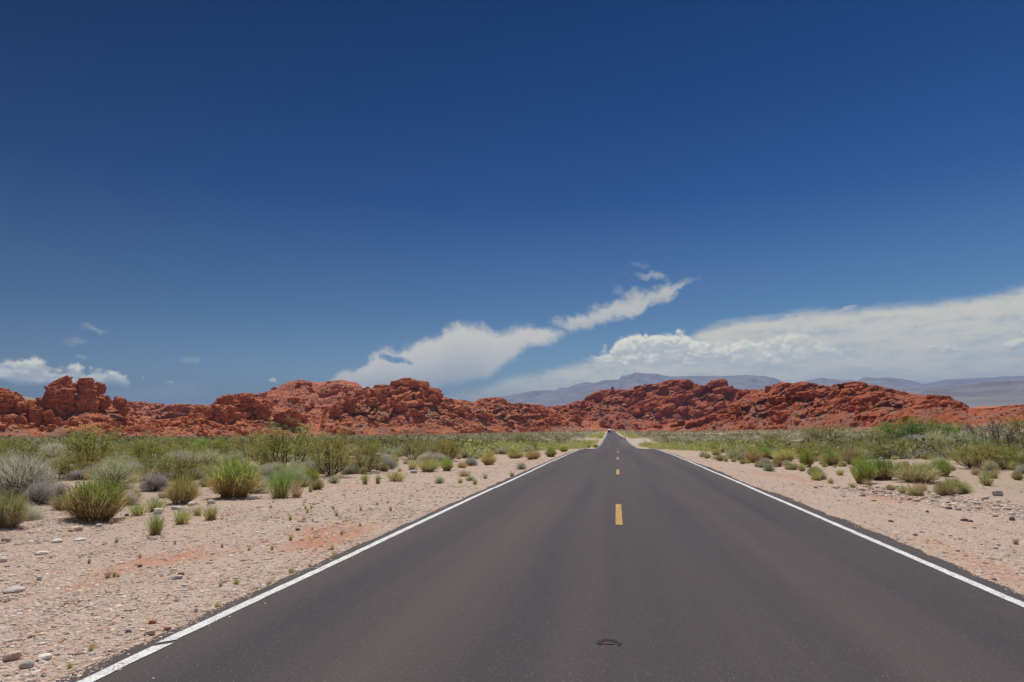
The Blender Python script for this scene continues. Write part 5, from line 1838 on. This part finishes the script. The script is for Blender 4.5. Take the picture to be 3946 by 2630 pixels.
# dark van with a white roof, seen from behind
vy = 484.0
van = vehicle('van', (float(rc(vy)) - 1.75, vy, float(zr(vy))), 0.0, 1.0, 5.4,
              [(-2.7, .98, .42, 2.05, .08), (-2.55, 1.02, .36, 2.15, .10), (0, 1.04, .36, 2.2, .10), (1.5, 1.04, .36, 2.15, .14), (2.0, 1.02, .38, 1.35, .10), (2.7, .95, .45, 1.05, .1)],
              [(-2.74, 1.0, 1.98, 2.30, .06, .08), (-2.1, 1.06, 2.06, 2.86, .06, .08), (0, 1.06, 2.10, 2.9, .06, .08), (1.4, .98, 2.06, 2.6, .1, .08)],
              M_DARKP, M_WHITEP, 'dark van with a white roof driving away on the far road', 'van', .38)
v, f = box_vf(-.80, .80, -2.735, -2.690, 1.25, 1.92)
make_mesh('rear_window', v, f, M_GLASS, van)
for s in (-1, 1):
    v, f = box_vf(s * .90 - .07, s * .90 + .07, -2.74, -2.68, .85, 1.22)
    make_mesh('tail_light', v, f, M_RED, van)
    for yy_ in (-1.7, 1.75):
        V_, F_ = wheel_vf(s * .90, yy_, .38, .24)
        make_mesh('wheel', V_, F_, M_TYRE, van)
v, f = box_vf(-.95, .95, -2.82, -2.69, .40, .62)
make_mesh('bumper', v, f, M_WHITEP, van)
# small white car on the bend
cy = 775.0
car = vehicle('car', (float(rc(cy)) + 1.9, cy, float(zr(cy)) + .02), R(20), .9, 4.5,
              [(-2.25, .82, .40, .90, .06), (-2.0, .88, .30, 1.0, .06), (0, .90, .28, 1.0, .06), (1.4, .88, .30, .92, .06), (2.2, .78, .40, .72, .06)],
              [(-1.7, .76, .98, 1.1, .05, .04), (-1.1, .74, .98, 1.46, .10, .08), (.3, .74, .98, 1.46, .10, .08), (1.1, .76, .92, 1.02, .05, .04)],
              M_WHITEP, M_WHITEP, 'small white car coming round the far bend', 'car', .32)
for yy_, nm in ((1.02, 'windscreen'), (-1.62, 'rear_window')):
    zz0, zz1 = (1.03, 1.38)
    if nm == 'windscreen':
        V_ = np.array([(-.66, 1.05, 1.06), (.66, 1.05, 1.06), (.58, .42, 1.45), (-.58, .42, 1.45), (-.66, 1.09, 1.08), (.66, 1.09, 1.08), (.58, .46, 1.48), (-.58, .46, 1.48)])
    else:
        V_ = np.array([(-.66, -1.66, 1.10), (.66, -1.66, 1.10), (.58, -1.17, 1.45), (-.58, -1.17, 1.45), (-.66, -1.70, 1.12), (.66, -1.70, 1.12), (.58, -1.21, 1.48), (-.58, -1.21, 1.48)])
    F_ = np.array([(0, 1, 2, 3), (4, 7, 6, 5), (0, 4, 5, 1), (1, 5, 6, 2), (2, 6, 7, 3), (3, 7, 4, 0)])
    make_mesh(nm, V_, F_, M_GLASS, car)
for s in (-1, 1):
    for yy_ in (-1.35, 1.35):
        V_, F_ = wheel_vf(s * .80, yy_, .32, .2)
        make_mesh('wheel', V_, F_, M_TYRE, car)

# yellow diamond warning sign
a_, e_ = azel(2446, 1655)
sr = 290.0
sx0, sy0 = math.sin(a_) * sr, math.cos(a_) * sr
sz0 = float(T(sx0, sy0))
zc_ = CAM_Z + e_ * sr
sign = empty('warning_sign', (sx0, sy0, sz0))
tag(sign, 'yellow diamond road sign on a post before the red rocks', 'road sign')
hgt = zc_ - sz0
v, f = box_vf(-.04, .04, .02, .08, -.3, hgt + .35)
make_mesh('post', v, f, M_METAL, sign)
hd = .64
pv = np.array([(0, -hd), (hd, 0), (0, hd), (-hd, 0)])
V_ = np.array([(p[0], yq, hgt + p[1]) for yq in (-.02, .015) for p in pv])
F_ = np.array([(0, 1, 2, 3), (4, 7, 6, 5), (0, 4, 5, 1), (1, 5, 6, 2), (2, 6, 7, 3), (3, 7, 4, 0)])
make_mesh('sign_panel', V_, F_, M_SIGN, sign)
bv = []
bf = []
for i, (ro, ri) in enumerate(((.60, .565),)):
    o_ = np.array([(0, -ro), (ro, 0), (0, ro), (-ro, 0)])
    i_ = np.array([(0, -ri), (ri, 0), (0, ri), (-ri, 0)])
    V_ = np.array([(p[0], -.026, hgt + p[1]) for p in np.concatenate([o_, i_])])
    F_ = np.array([(j, (j + 1) % 4, 4 + (j + 1) % 4, 4 + j) for j in range(4)])
    make_mesh('border', V_, F_, M_BLACK, sign)
# dark marker post
a_, e_ = azel(2410, 1682)
pr_ = 205.0
px_, py_ = math.sin(a_) * pr_, math.cos(a_) * pr_
pz_ = float(T(px_, py_))
post = empty('marker_post', (px_, py_, pz_))
tag(post, 'short dark marker post beside the pale turnout right of the far road', 'post')
v, f = box_vf(-.07, .07, -.04, .04, -.2, 1.15)
make_mesh('post', v, f, M_BLACK, post)
v, f = box_vf(-.05, .05, -.046, -.040, .85, 1.05)
make_mesh('reflector', v, f, M_WHITEP, post)

# ------------------------------------------------------------------ haze: one closed box of even, thin air
HZ0 = -30.0
bpy.context.view_layer.update()
HZ1 = 20 + max((o.matrix_world @ Vector(c)).z for o in bpy.data.objects if o.type == 'MESH' for c in o.bound_box)
hv, hf = box_vf(-17600, 17600, -17600, 17600, HZ0, HZ1)
zmin = min((o.matrix_world @ Vector(c)).z for o in [bpy.data.objects['ground']] for c in o.bound_box)
hv[:4, 2] = zmin - 40
m = bpy.data.materials.new('thin_haze')
m.use_nodes = True
nt = m.node_tree
nt.nodes.clear()
ho = nt.nodes.new('ShaderNodeOutputMaterial')
pv_ = nt.nodes.new('ShaderNodeVolumePrincipled')
pv_.inputs['Color'].default_value = (.40, .64, 1.0, 1)
pv_.inputs['Density'].default_value = 0.85e-4
pv_.inputs['Anisotropy'].default_value = -0.15
nt.links.new(pv_.outputs[0], ho.inputs['Volume'])
haze = make_mesh('haze', hv, hf, m)
tag(haze, kind='stuff')
